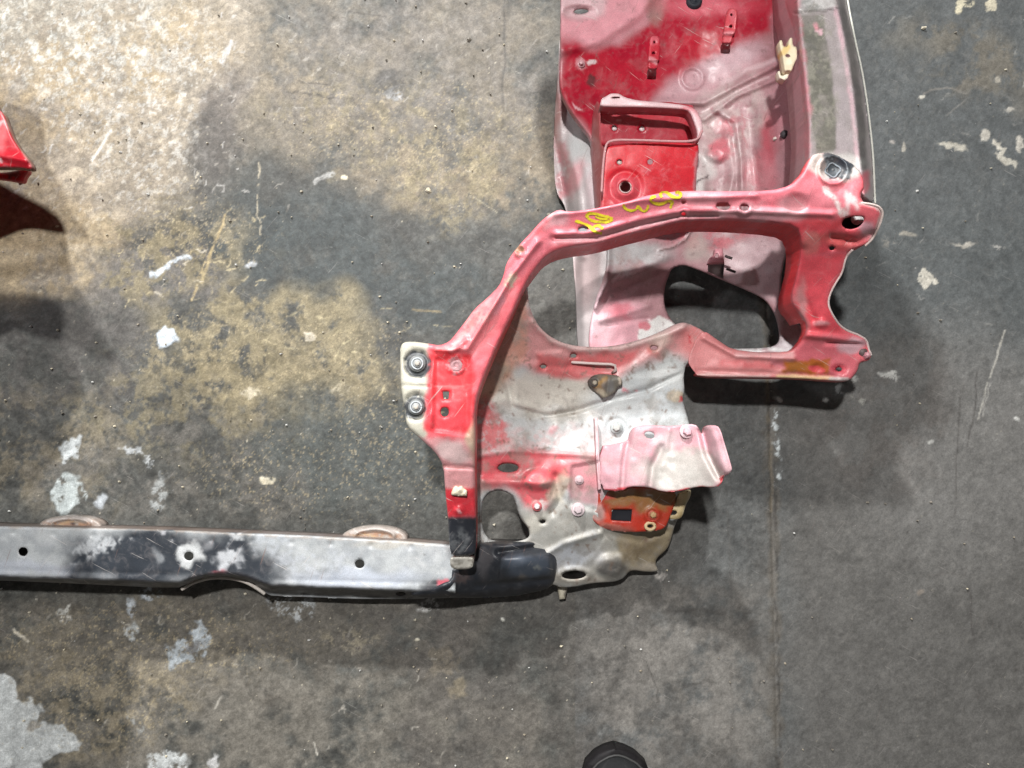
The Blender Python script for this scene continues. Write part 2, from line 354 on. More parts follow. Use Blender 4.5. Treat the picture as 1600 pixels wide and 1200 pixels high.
# the far rows are kept below the horizon of the measuring frame
GX, GY = np.meshgrid(fx, fy); px = GX.ravel(); py = GY.ravel()
cn = fbm(px, py, 90, 5, 1, .6); cf = fbm(px, py, 9, 4, 2, .75); cm = fbm(px, py, 30, 5, 3, .65)
streak = fbm(px*.35+py*.9, px*.9-py*.35, 20, 4, 8, .7)
base = np.empty((len(px), 3)); base[:] = np.where((px < 900)[:, None], (.064, .065, .060), (.083, .086, .085))
base *= (1+.42*(cn-.5)+.55*(cf-.5)+.5*(cm-.5))[:, None]
FL = []
BRN = (.152, .132, .104); TN = (.295, .235, .15); GT = (.235, .205, .165); OLV = (.20, .17, .105)
FL += [G([(280, -200), (880, -200), (860, 200), (850, 330), (560, 300), (330, 260), (250, 140)], BRN, 70, .85, (40, 90), (60, .28, .6)),
       E(690, 260, 170, 70, (.22, .18, .125), 70, .8, 10, (30, 60), (35, .4, .62)),
       E(640, 95, 240, 120, (.16, .145, .13), 90, .6, 0, (40, 80), (28, .3, .7)),
       E(520, 150, 150, 60, (.21, .175, .125), 70, .7, 20, (30, 60), (30, .42, .62)),
       G([(-300, -300), (400, -300), (380, 40), (330, 130), (320, 200), (310, 280), (220, 350), (120, 440), (-300, 490)], GT, 70, 1, (38, 80)), E(300, 60, 140, 70, (.24, .205, .155), 80, .7, 0, (30, 60), (26, .3, .6)),
       G([(-300, -300), (280, -300), (300, 60), (250, 110), (150, 40), (40, 110), (-50, 60)], (.28, .26, .22), 50, .7, (30, 60), (30, .4, .6)),
       E(150, 130, 190, 90, TN, 80, .75, -20, (30, 60), (40, .38, .6)),
       E(70, 400, 130, 60, TN, 50, .9, -30, (25, 50), (45, .32, .5)),
       E(30, 340, 90, 90, TN, 50, .6, 0, (25, 50), (30, .35, .5)),
       E(240, 160, 120, 130, (.37, .32, .25), 90, .6, 20, (30, 60), (15, .42, .66)),
       E(230, 160, 140, 150, (.43, .42, .39), 90, .7, 20, (30, 60), (8, .52, .66)),
       E(100, 60, 150, 90, (.45, .45, .42), 90, .75, 20, (30, 60), (9, .5, .68)),
       E(130, 300, 60, 90, (.44, .38, .29), 60, .6, 20, (30, 60), (20, .4, .6)),
       E(350, 170, 34, 62, (.12, .105, .095), 40, .75, 25, (14, 30)),
       E(335, 235, 40, 60, (.075, .068, .062), 50, .8, 10, (16, 30)),
       G([(395, 300), (540, 290), (620, 390), (700, 400), (790, 450), (700, 520), (560, 500), (470, 480), (380, 440), (330, 420)], (.042, .050, .051), 55, .9, (26, 50), (40, .2, .5)),
       E(230, 430, 130, 60, (.12, .11, .10), 60, .8, -20, (30, 60), (30, .35, .55)),
       E(250, 400, 130, 55, OLV, 50, .8, -25, (30, 60), (24, .45, .6)),
       E(430, 540, 180, 90, OLV, 60, .95, 5, (40, 60), (42, .33, .52)),
       E(400, 590, 200, 70, (.26, .22, .14), 60, .7, 5, (30, 60), (14, .5, .62)),
       E(620, 210, 210, 75, OLV, 60, .55, 10, (40, 60), (20, .48, .62)),
       E(700, 280, 90, 60, OLV, 50, .7, 10, (30, 60), (16, .42, .58)),
       E(100, 560, 150, 90, (.085, .08, .075), 60, .8, 0, (30, 60), (50, .3, .55)),
       E(70, 700, 130, 90, (.20, .17, .12), 60, .6, 0, (30, 60), (30, .42, .6)),
       E(330, 640, 200, 60, OLV, 60, .6, 0, (30, 60), (26, .45, .6)),
       E(300, 740, 260, 70, (.12, .112, .10), 60, .7, 0, (30, 60), (30, .42, .6)),
       E(560, 700, 150, 90, (.062, .072, .07), 70, .7, 0, (30, 60)),
       G([(-100, 930), (560, 930), (760, 950), (700, 1080), (500, 1100), (-100, 1040)], (.108, .097, .082), 60, .8, (30, 60), (60, .25, .5)),
       G([(-100, 1050), (300, 1020), (700, 1080), (860, 1090), (860, 1400), (-100, 1400)], (.15, .138, .118), 60, .85, (30, 60), (50, .3, .55)),
       E(200, 1010, 260, 60, (.17, .15, .115), 50, .6, 0, (30, 60), (22, .45, .6)),
       E(160, 1110, 120, 90, (.24, .205, .145), 60, .7, 0, (30, 60), (20, .42, .6)),
       G([(560, 920), (1190, 900), (1200, 1400), (600, 1400), (640, 1100)], (.088, .080, .072), 70, .7, (30, 60), (70, .25, .6)),
       E(1080, 1060, 150, 150, (.165, .155, .142), 110, .8, 0, (30, 60), (40, .35, .6)),
       E(920, 700, 200, 300, (.085, .078, .07), 80, .5),
       G([(1213, 300), (1900, -300), (1900, 1500), (1216, 1500)], (.076, .083, .085), 8, .9, (1, 60)),
       G([(1213, 250), (1213, -400), (2000, -400), (2000, 300), (1500, 320)], (.080, .086, .088), 90, .95, (30, 60)),
       G([(1212, 620), (1900, 620), (1900, 1500), (1216, 1500)], (.096, .091, .085), 120, .8, (20, 90)), E(1480, 700, 190, 190, (.135, .132, .127), 160, .8, 0, (20, 60)),  # pale ellipse puts the brighter light on this floor into its colour
       E(1540, 100, 130, 60, (.14, .125, .10), 60, .7, 20, (30, 60), (30, .38, .62)),
       E(1380, 640, 100, 130, (.10, .088, .08), 80, .45, 0, (30, 60), (50, .4, .6)),
       # joints in the slab
       S([(1196, 380), (1200, 500), (1204, 700), (1210, 900), (1216, 1240)], 9, (.095, .085, .072), 9, .7, (6, 20), (30, .25, .5)),
       S([(1200, 500), (1206, 700), (1213, 900), (1219, 1240)], 2.0, (.034, .031, .028), 4, .75, (4, 16), (22, .34, .55)),
       S([(1211, 640), (1212, 680), (1216, 745)], 4.5, (.50, .54, .55), 4, .9, (6, 12), (12, .45, .6)),
       S([(1196, 540), (1200, 640), (1207, 800)], 2.5, (.15, .125, .09), 3, .6, (3, 30), (40, .35, .5)),
       S([(862, 930), (868, 1040), (872, 1240)], 2, (.065, .06, .055), 7, .5, (5, 40), (60, .3, .6)),
       S([(788, -100), (790, 60), (784, 160)], 1.5, (.06, .055, .05), 3, .7, (3, 40)),
       
       S([(1139, 800), (1142, 960), (1146, 1240)], 1.5, (.07, .065, .06), 4, .4, (3, 40)),
       S([(1500, 620), (1492, 760), (1491, 860), (1516, 930), (1522, 1000)], 1.0, (.045, .04, .038), 3, .6, (3, 40), (60, .4, .6)),
       S([(1525, 580), (1522, 640), (1510, 700)], 1.2, (.045, .04, .038), 2.5, .6, (3, 40)),
       S([(1035, 958), (1090, 952), (1130, 958)], 3, (.05, .046, .042), 8, .7, (3, 40)),
       S([(1005, 1030), (1030, 1075), (1024, 1100)], 1.2, (.04, .037, .034), 3, .7, (5, 20)),
       S([(1040, 1090), (1080, 1070), (1120, 1065)], 3, (.05, .047, .043), 10, .6, (5, 20)),
       E(1438, 929, 5, 5, (.16, .14, .12), 4, .8),
       S([(450, 143), (500, 150), (560, 156)], 1.6, (.05, .045, .04), 3, .85, (3, 20), (14, .35, .5)),
       S([(465, 126), (540, 140)], 1, (.05, .045, .04), 3, .8, (3, 20), (14, .35, .5)),
       S([(545, 18), (600, 26)], 1, (.05, .045, .04), 3, .8),
       S([(300, 470), (312, 430), (340, 370), (352, 335)], 2.0, (.34, .27, .15), 3, .95, (2, 14), (12, .25, .45)),
       S([(316, 440), (330, 395)], 2.8, (.36, .29, .16), 3, .7, (2, 14)),
       S([(405, 255), (402, 320), (408, 372)], 1.2, (.36, .32, .24), 2, .8, (3, 14), (9, .4, .5)),
       S([(145, 250), (172, 205)], 2.2, (.58, .56, .52), 3, .9), S([(176, 228), (160, 250)], 1.5, (.5, .48, .44), 3, .7),
       S([(345, 100), (360, 65)], 3, (.5, .5, .5), 4, .8, (4, 12), (9, .3, .5)),
       S([(492, 285), (520, 270)], 3, (.34, .34, .33), 4, .8, (3, 10), (8, .3, .5)),
       E(614, 148, 12, 9, (.35, .36, .37), 6, .7, 0, (6, 12), (8, .4, .5)), E(608, 128, 24, 18, (.05, .048, .046), 12, .7),
       S([(645, 485), (690, 489)], 1.4, (.2, .16, .09), 2, .8), S([(735, 305), (776, 332)], .8, (.3, .27, .2), 2, .8),
       S([(240, 430), (262, 415), (292, 400)], 4.5, (.42, .46, .50), 4, .9, (5, 14), (10, .3, .48)),
       E(391, 413, 9, 4.5, (.4, .42, .44), 3, .85, -15, (3, 10)), E(258, 530, 17, 16, (.50, .56, .62), 5, .95, 20, (8, 16)),
       E(484, 526, 11, 5, (.55, .5, .4), 3, .9, 25, (5, 10)), E(538, 277, 5, 4, (.6, .55, .42), 2, .95, 0, (1, 9)),
       E(110, 702, 12, 22, (.45, .48, .49), 5, .9, 20, (8, 16), (14, .25, .4)), E(108, 772, 26, 36, (.40, .44, .44), 6, .9, 10, (12, 22), (16, .3, .48)),
       E(160, 783, 8, 14, (.42, .45, .48), 5, .9, 20, (5, 12)), E(205, 703, 16, 5, (.42, .44, .45), 4, .85, 15, (6, 10), (10, .35, .5)),
       E(232, 722, 9, 9, (.4, .42, .43), 4, .8, 0, (6, 10), (8, .35, .5)), E(418, 752, 11, 5, (.6, .55, .42), 3, .95, 10, (4, 9)), E(393, 612, 14, 6, (.5, .45, .34), 4, .85, -15, (6, 9), (9, .3, .5)),
       E(540, 605, 22, 5, (.4, .36, .27), 4, .6, -15, (8, 9), (6, .45, .55)), E(250, 770, 12, 24, (.36, .38, .38), 8, .7, 10, (8, 12), (10, .45, .58)),
       G([(-60, 1050), (15, 1052), (28, 1085), (60, 1105), (72, 1135), (118, 1150), (116, 1165), (70, 1180), (60, 1230), (-60, 1250)], (.44, .46, .46), 6, .97, (12, 26), (60, .12, .3)),
       E(50, 1137, 14, 7, (.22, .20, .17), 4, .8), E(262, 1190, 30, 15, (.42, .44, .44), 6, .9, 0, (10, 16), (18, .3, .45)), E(334, 1192, 7, 12, (.42, .42, .42), 4, .8, 25, (4, 10)),
       G([(270, 1010), (290, 985), (318, 972), (322, 1000), (316, 1025), (296, 1030), (276, 1040)], (.38, .42, .45), 6, .9, (10, 20), (18, .32, .46)),
       E(305, 1012, 14, 8, (.12, .11, .105), 6, .7, -20), E(266, 1030, 6, 22, (.34, .38, .41), 5, .8, -12, (6, 14), (12, .35, .5)),
       E(203, 985, 9, 17, (.4, .42, .42), 6, .8, 10, (8, 12), (10, .42, .55)), E(205, 945, 8, 14, (.42, .46, .5), 6, .8, 10, (8, 12), (10, .38, .55)), E(230, 928, 16, 12, (.42, .46, .5), 6, .85, 10, (8, 12), (10, .35, .5)),
       E(102, 957, 7, 16, (.45, .45, .42), 5, .8, 10, (6, 10), (8, .42, .55)), E(460, 945, 36, 22, (.36, .38, .39), 9, .8, -10, (10, 12), (9, .46, .58)),
       E(672, 945, 18, 10, (.38, .38, .37), 6, .7, 10, (7, 12), (9, .42, .55)), S([(22, 985), (44, 1002)], 2, (.5, .46, .38), 2, .8), E(540, 1000, 50, 20, (.25, .22, .16), 20, .6, 0, (8, 12), (8, .5, .6)),
       E(648, 997, 5, 3, (.62, .58, .46), 2, .95), E(782, 967, 3, 3, (.6, .6, .55), 2, .9),
       S([(200, 1115), (218, 1140)], 4, (.36, .37, .36), 5, .7, (6, 12), (10, .4, .55)), S([(490, 1160), (496, 1180)], 1.2, (.45, .43, .38), 2, .8), S([(335, 1105), (345, 1088)], 2, (.36, .34, .3), 3, .8),
       E(698, 1025, 25, 25, (.17, .145, .11), 8, .6, 0, (10, 16), (12, .4, .55)), E(715, 1075, 18, 12, (.2, .17, .12), 8, .7, -40, (8, 12)), E(680, 1048, 16, 10, (.18, .155, .12), 8, .6, -40, (8, 12)),
       S([(690, 1050), (700, 1035), (735, 1000)], .9, (.05, .045, .04), 2, .6, (4, 12)),
       # right side paint spots and scuffs
       E(1449, 436, 13, 12, (.40, .38, .33), 3, .95, 20, (8, 12), (20, .2, .35)), E(1505, 382, 16, 3, (.36, .34, .3), 3, .85, 3, (4, 10)), E(1559, 386, 10, 4, (.33, .32, .3), 3, .85, 3, (4, 10), (8, .35, .5)),
       E(1489, 228, 22, 5.5, (.38, .36, .31), 3, .9, 14, (5, 10), (14, .25, .4)), E(1537, 211, 7, 9, (.38, .36, .32), 3, .9, 0, (4, 10)), 
       S([(1554, 222), (1568, 232), (1560, 245), (1572, 252), (1584, 258)], 4.5, (.40, .38, .33), 3, .95, (6, 12)), E(1593, 222, 8, 12, (.38, .36, .32), 3, .9, 0, (6, 10), (12, .25, .4)), E(1575, 172, 10, 5, (.4, .38, .34), 3, .85, 0, (6, 10), (8, .35, .5)),
       E(1553, 122, 6, 5, (.3, .28, .24), 3, .9), E(1504, 8, 14, 9, (.5, .46, .34), 3, .95, 0, (7, 10), (9, .35, .5)), E(1547, 8, 12, 9, (.48, .44, .34), 3, .95, 0, (7, 10), (9, .38, .52)),
       S([(1441, 144), (1460, 140), (1490, 138), (1510, 146)], 1.4, (.19, .18, .165), 2, .7, (2, 12), (10, .3, .5)), S([(1480, 180), (1508, 158)], 1, (.17, .165, .155), 2, .7),
       E(1440, 144, 3, 3, (.5, .48, .42), 2, .9), E(1411, 228, 4, 4, (.34, .32, .28), 2, .9), E(1393, 228, 5, 4, (.3, .28, .26), 3, .8), E(1420, 360, 8, 4, (.3, .28, .24), 3, .7, 25), E(1385, 380, 18, 6, (.2, .19, .17), 5, .6, 0, (6, 9), (8, .45, .55)),
       S([(1547, 600), (1535, 650)], 0.8, (.3, .29, .27), 2, .7), S([(1569, 515), (1562, 545), (1548, 585), (1527, 655)], 1.3, (.33, .32, .29), 2, .9, (2, 14), (24, .3, .42)),
       E(1312, 608, 5, 12, (.5, .52, .52), 4, .85, 0, (5, 9), (8, .4, .5)), E(1330, 592, 10, 5, (.4, .4, .38), 4, .7, 0, (5, 9), (8, .4, .5)), E(1388, 586, 16, 6, (.45, .45, .43), 4, .85, 10, (5, 9), (8, .42, .5)), E(1345, 626, 14, 5, (.33, .33, .3), 4, .6, 10, (5, 9), (6, .45, .55)),
       E(1596, 655, 6, 4, (.45, .45, .43), 3, .8), E(1452, 688, 4, 4, (.4, .4, .38), 3, .8), E(1220, 625, 5, 3, (.6, .6, .57), 2, .9), E(1030, 900, 9, 6, (.34, .32, .3), 4, .8, 0, (4, 8), (8, .35, .5)),
       S([(1300, 820), (1320, 815), (1350, 824), (1360, 835)], 2, (.11, .105, .10), 5, .7, (2, 12)), S([(1450, 900), (1475, 894), (1500, 900)], 1.4, (.10, .095, .09), 4, .7),
       ]
rs = random.Random(11)
for (x, y, rx, ry) in ((430, 545, 200, 70), (640, 200, 200, 70), (270, 330, 90, 60), (300, 380, 110, 50), (700, 270, 80, 60), (200, 1010, 240, 60), (160, 1100, 120, 60), (640, 640, 120, 60), (500, 740, 200, 60)):
    FL.append(E(x, y, rx, ry, (.36, .30, .19), 50, .6, 0, (20, 30), (3.6, .60, .72), k=x*.1))
for (x0, y0, w_, h_, n_, c_) in ((0, 0, 380, 330, 120, (.46, .45, .43)), (0, 200, 340, 260, 50, (.46, .42, .34)), (330, 0, 540, 340, 50, (.30, .28, .25)), (180, 300, 240, 180, 50, (.42, .36, .23)), (0, 930, 700, 270, 50, (.36, .34, .30)), (400, 480, 300, 200, 40, (.40, .35, .22)), (1230, 0, 370, 700, 26, (.22, .22, .21))):
    for q in range(n_):
        x = x0+rs.random()*w_; y = y0+rs.random()*h_; a = math.radians(rs.choice((-55, -30, -20, -65, 15))+rs.uniform(-14, 14)); l = rs.uniform(3, 16)
        FL.append(S([(x, y), (x+l*math.cos(a), y+l*math.sin(a))], rs.uniform(.3, 1.5), c_, 2, rs.uniform(.3, .85), (3, 8)))
fc = np.empty((len(px), 3))
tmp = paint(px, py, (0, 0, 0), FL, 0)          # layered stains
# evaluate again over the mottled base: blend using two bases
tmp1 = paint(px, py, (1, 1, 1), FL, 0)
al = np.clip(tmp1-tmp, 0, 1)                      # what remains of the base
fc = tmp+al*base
fc *= (1+.62*(cf-.5)+.35*(cm-.5)+.35*(streak-.5))[:, None]
ff = vnoise(px/2.3, py/2.3, 4); fc *= (1+.22*(ff-.5))[:, None]
# specks: many small pale flakes, denser on the left side
dens = np.where(px < 900, .9, .28)
sp = vnoise(px/3.1, py/3.1, 21)*vnoise(px/2.1+40, py/4.0, 33)
spm = sstep(.80, .90, sp+.06*(fbm(px, py, 60, 3, 40)-.5)*2*dens)*np.where(px < 900, 1, .35)
fc = fc*(1-spm[:, None]*.75)+np.array((.46, .42, .33))*spm[:, None]*.75
sp2 = sstep(.78, .9, 1-vnoise(px/5.1, py/4.7, 77)*1.0-.08)*.45; fc *= (1-sp2*.5)[:, None]
fc = np.clip(fc, .01, .8)
pz = .0010*sstep(.26, .42, fc[:, 2])*(py > 180)+(fbm(px, py, 60, 4, 61)-.5)*.002+(cf-.5)*.0012-np.minimum(1, np.exp(-((px-(1196+(py-380)*.0235))/2.2)**2))*(py > 380)*.0016-.003
pts = P(px, py, pz); nx, ny = len(fx), len(fy)
me = bpy.data.meshes.new('floor'); ids = np.arange(nx*ny).reshape(ny, nx)
q = np.stack([ids[1:, :-1], ids[1:, 1:], ids[:-1, 1:], ids[:-1, :-1]], -1).reshape(-1, 4)
me.vertices.add(len(pts)); me.vertices.foreach_set('co', pts.ravel()); me.loops.add(q.size); me.loops.foreach_set('vertex_index', q.ravel())
me.polygons.add(len(q)); me.polygons.foreach_set('loop_start', np.arange(0, q.size, 4)); me.polygons.foreach_set('use_smooth', [True]*len(q)); me.update(calc_edges=True); me.validate()
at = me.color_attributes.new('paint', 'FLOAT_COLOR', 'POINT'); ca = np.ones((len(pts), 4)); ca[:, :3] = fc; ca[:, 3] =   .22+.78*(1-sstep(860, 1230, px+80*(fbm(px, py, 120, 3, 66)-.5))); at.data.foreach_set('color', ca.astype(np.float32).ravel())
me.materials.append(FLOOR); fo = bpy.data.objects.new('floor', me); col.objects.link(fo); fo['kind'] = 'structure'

# ------------------------------------------------------------------ the welded front-end cut
root = empty('car_front_section', P(950, 600, 0))
tagp(root, label='red car front corner with round headlight opening and long black lower crossbar', category='car part')

# --- inner wing panel
zc = [(870, -60, .14), (1000, -60, .12), (1180, -60, .12), (900, 100, .14), (1040, 100, .10), (1150, 100, .11), (1195, 100, .14), (1195, 220, .13), (1100, 220, .09), (940, 220, .10),
      (950, 330, .13), (1100, 340, .08), (1190, 330, .10), (930, 440, .10), (1060, 440, .06), (1180, 440, .07), (930, 540, .08), (1060, 560, .05), (1200, 550, .06), (1250, 300, .17), (1225, 220, .18), (1225, 0, .2)]
wing_base = (.43, .24, .26)
wing_l = [E(1120, 230, 110, 130, (.50, .35, .36), 60, .8, 0, (20, 40), (22, .35, .6)),
          E(1140, 170, 60, 60, (.58, .5, .48), 40, .7, 30, (14, 40), (20, .4, .6)),
          G([(878, 40), (930, 78), (965, 72), (1010, 40), (1040, 0), (1100, -80), (1235, -80), (1232, 20), (1214, 66), (1160, 72), (1100, 108), (1042, 140), (1020, 160), (1010, 230), (927, 215), (896, 178), (872, 145)], DRED, 18, 1, (5, 30)),
          E(1105, 75, 45, 26, (.46, .010, .028), 25, .7), E(970, 120, 60, 28, (.44, .012, .03), 25, .6), E(920, 96, 34, 26, (.40, .015, .03), 14, .5),
          G([(876, -80), (1080, -80), (1030, 0), (1010, 30), (965, 66), (930, 74), (876, 60)], LPNK, 26, 1, (6, 30)),
          G([(876, -80), (950, -80), (945, 20), (930, 30), (900, 28), (877, 20)], WPK, 14, .8, (4, 30)),
          E(1026, 8, 14, 30, (.28, .17, .15), 12, .8, 5, (5, 14)), E(1095, 10, 70, 18, PNK, 24, .7), E(1090, 126, 80, 26, (.50, .30, .33), 22, .9, -30, (6, 24)),
          E(1150, 90, 60, 16, (.52, .36, .39), 20, .9, -24, (6, 24)),
          E(1125, 233, 20, 16, PNK, 12, .9, 0, (6, 14)), E(1135, 195, 18, 14, PNK, 14, .6, 0, (6, 14)), E(1205, 215, 16, 40, (.50, .09, .12), 20, .9, 8, (6, 14)), E(1195, 270, 25, 30, (.6, .16, .2), 20, .6),
          E(1090, 270, 24, 40, WHT, 20, .85, 0, (8, 20)), E(1075, 250, 20, 26, WPK, 20, .7),
          E(1110, 365, 90, 20, (.55, .12, .15), 20, .8, 0, (12, 20), (18, .35, .55)), E(985, 400, 60, 20, GRY, 20, .85, -10, (10, 20)), E(1090, 385, 20, 22, (.5, .47, .43), 14, .6), E(1190, 420, 60, 50, (.50, .36, .38), 30, .9),
          E(960, 420, 60, 24, (.42, .30, .29), 20, .7, 0, (10, 20), (14, .4, .6)),
          E(960, 510, 50, 50, (.70, .38, .43), 25, .95, 0, (8, 20)), E(935, 490, 20, 40, (.68, .50, .54), 25, .7), E(965, 485, 20, 10, (.62, .13, .17), 14, .7, 0, (6, 12)),
          G([(998, 512), (1030, 494), (1055, 505), (1060, 520), (1010, 540), (996, 528)], (.80, .80, .78), 3, 1, (2, 12)), E(1006, 509, 9, 8, (.62, .16, .2), 4, .9, 0, (3, 8)),
          E(1230, 520, 30, 40, (.62, .56, .59), 20, .9), E(1170, 548, 60, 6, (.78, .78, .78), 5, .9),
          G([(1205, 40), (1238, -80), (1275, -80), (1275, 320), (1225, 320), (1205, 200)], (.42, .22, .25), 20, .75, (6, 30)),
          G([(1190, 60), (1232, 26), (1236, 60), (1226, 130), (1195, 110)], (.30, .17, .17), 14, .6, (6, 14), (14, .35, .6)),
          S([(1130, 130), (1180, 104), (1225, 88)], 3, (.62, .47, .49), 5, .7, (3, 20)), S([(1100, 170), (1150, 140), (1200, 120)], 2, (.66, .52, .53), 4, .6, (3, 20)),
          S([(1110, 160), (1130, 170), (1145, 200), (1150, 250)], 2, (.68, .58, .58), 4, .7, (8, 16)), S([(1165, 160), (1172, 230), (1180, 300)], 2, (.66, .56, .56), 10, .6, (10, 16), (12, .3, .6)),
          S([(1160, 180), (1166, 230)], 2, (.42, .14, .16), 5, .7, (4, 16)),
          S([(1030, 392), (1052, 386), (1072, 374), (1080, 360)], 1.0, (.1, .06, .05), 2, .8, (1, 10)), S([(1085, 288), (1095, 280), (1108, 274)], 1.2, (.05, .03, .03), 2, .9, (2, 6)),
          A((.30, .20, .20), .18, (30, .50, .70)), A((.18, .10, .10), .4, (8, .68, .74)), E(908, 100, 9, 8, (.6, .3, .33), 4, .8, 0, (3, 8)), E(923, 126, 7, 9, (.06, .03, .03), 4, .8, 0, (3, 8)), E(924, 102, 5, 4, (.7, .6, .6), 2, .9), E(903, 168, 9, 2.5, (.7, .45, .48), 2, .8, 35, (3, 8))]
wing_f = [('line', [(880, 78), (935, 64), (1000, 20), (1040, -40)], 10, .006), ('line', [(1020, 160), (1100, 160), (1230, 92)], 7, .010), ('line', [(1100, 186), (1150, 150), (1225, 118)], 5, .007), ('line', [(1120, 172), (1150, 190), (1158, 250), (1160, 330)], 5, .006),
          ('line', [(1172, 170), (1176, 220), (1190, 340)], 9, -.005), ('line', [(1138, 215), (1146, 270), (1136, 320)], 8, .004), ('ring', 1082, 122, 16, 3, .003), ('line', [(960, 440), (1000, 425), (1040, 400)], 8, .005),
          ('line', [(938, 500), (975, 490), (1012, 478)], 6, .004), ('line', [(952, 506), (1010, 498)], 4, -.003), ('dome', 905, 20, 30, 14, -.006), ('dome', 1120, 240, 20, 16, .006), ('dome', 1090, 290, 18, 40, .008),
          ('line', [(950, 380), (948, 440), (930, 480)], 5, .006), ('line', [(1030, 392), (1052, 386), (1072, 374), (1080, 360)], 2.2, .003)]
wing_out = [(876, -80), (1244, -80), (1262, 20), (1275, 120), (1275, 320), (1262, 360), (1235, 380), (1222, 420), (1219, 470), (1222, 492), (1251, 506), (1256, 530), (1250, 566), (1000, 575), (922, 566), (920, 520), (930, 470), (948, 420), (950, 395), (945, 330), (928, 260), (925, 218), (900, 186), (880, 155), (873, 130), (876, 60)]
wing_hole = spline([(1038, 450), (1045, 431), (1050, 419), (1067, 414), (1086, 420), (1129, 438), (1167, 454), (1196, 468), (1212, 494), (1218, 524), (1215, 538), (1198, 544), (1129, 545), (1080, 543), (1060, 512), (1047, 498), (1038, 478)], True, 2)
wing, zwing = sheet('inner_wing_panel', wing_out, zc, wing_base, wing_l, PAINT, root, holes=[wing_hole, C(908, 18, 11, 3.6, -3), C(1222, 212, 3, 3.5)], feats=wing_f, step=2.7, skirt=.012, wob=.003, fillet=(5, .004), hole_fillet=.003)

# --- unseen block added above the wing to keep the back lamp off it
sheet('wing_shade_block', [(700, -740), (1310, -735), (1340, -860), (1310, -1000), (700, -1000), (680, -860)], lambda x, y: .68+0*x, (.45, .02, .03), [], PAINT, root, step=16, it=2, skirt=.36, fillet=None)

# --- outer side wall of the wing, sloping down to the floor
sheet('wing_side_wall', [(878, 60), (884, 150), (905, 182), (930, 212), (936, 260), (948, 330), (954, 400), (934, 470), (925, 560), (902, 560), (899, 450), (893, 380), (884, 322), (868, 300), (865, 240), (866, 180), (871, 120), (874, 60)],
      lambda x, y: np.interp(x-np.interp(y, [60, 150, 212, 330, 400, 560], [872, 865, 866, 886, 898, 901]), [0, 12, 40, 62], [.02, .06, .092, .10])-.035*(1-sstep(205, 260, y))*sstep(4, 20, x-866),
      (.47, .42, .42), [E(880, 270, 14, 50, (.42, .12, .14), 20, .8, 0, (12, 20), (16, .35, .55)), E(905, 240, 20, 30, GRY, 16, .8), E(925, 310, 14, 50, (.6, .48, .5), 16, .8), E(872, 180, 8, 50, (.33, .14, .13), 10, .8),
                        E(915, 420, 20, 60, (.45, .34, .34), 20, .8), E(898, 275, 10, 30, (.6, .2, .23), 10, .6, 20), E(884, 130, 10, 40, (.5, .25, .26), 10, .7)],
      PAINT, root, step=4, fillet=None, wob=.004, feats=[('line', [(885, 200), (905, 300), (912, 400)], 6, .006), ('line', [(870, 150), (875, 240), (885, 300)], 4, -.005)])

# --- strap tabs on the wing
for (x, y0, y1, r) in ((1023, 56, 120, 2), (1143, 13, 80, 6)):
    k = math.tan(math.radians(r)); L_ = y1-y0
    o = [(x-7, y0+4), (x-3, y0), (x+5, y0), (x+9, y0+5), (x+9-k*30, y0+L_*.55), (x+6-k*40, y0+L_*.62), (x+6-k*60, y1-12), (x-9-k*60, y1-12), (x-8-k*40, y0+L_*.6), (x-9-k*20, y0+L_*.4)]
    st, zs = sheet('strap_tab', o, lambda a, b: zwing(a, b)+.006, (.50, .03, .05) if x < 1100 else (.58, .08, .1), [E(x, y0+8, 6, 8, PNK, 6, .6), E(x-2, y0+L_*.6, 9, 4, (.7, .3, .33), 4, .8)], PAINT, root,
                  holes=[C(x-.5, y0+10, 2.1), C(x-1.5, y0+L_*.42, 2.6)], step=2.5, it=1, skirt=.007, fillet=(3, .002), feats=[('line', [(x-12, y0+L_*.58), (x+12, y0+L_*.58)], 3, .004)])
    b0 = x-k*60
    sheet('tab_hook', [(b0-8, y1-13), (b0+5, y1-13), (b0+4, y1), (b0-9, y1)], lambda a, b: zwing(a, b)+.016-.0004*(b-(y1-13)), (.10, .012, .015), [], PAINT, st, step=3, it=0, skirt=.010)
lathe('rubber_grommet', 1084, 3, float(zwing(1084, 3)[0]), [(.013, -.002), (.013, .004), (.010, .007), (.007, .007), (.006, .003), (.004, .003), (.003, .006), (.0005, .0065)], BLK, RUBBER, root)
bolt(908, 100, float(zwing(908, 100)[0]), .006, (.5, .28, .3), PAINT, root); bolt(1211, 217, float(zwing(1211, 217)[0]), .003, (.6, .55, .5), PAINT, root, h=.003)
lathe('rubber_plug_or_hole_dark', 1225, 211, float(zwing(1225, 211)[0]), [(.006, 0), (.006, .004), (.004, .007), (.0005, .008)], (.05, .045, .05), RUBBER, root)

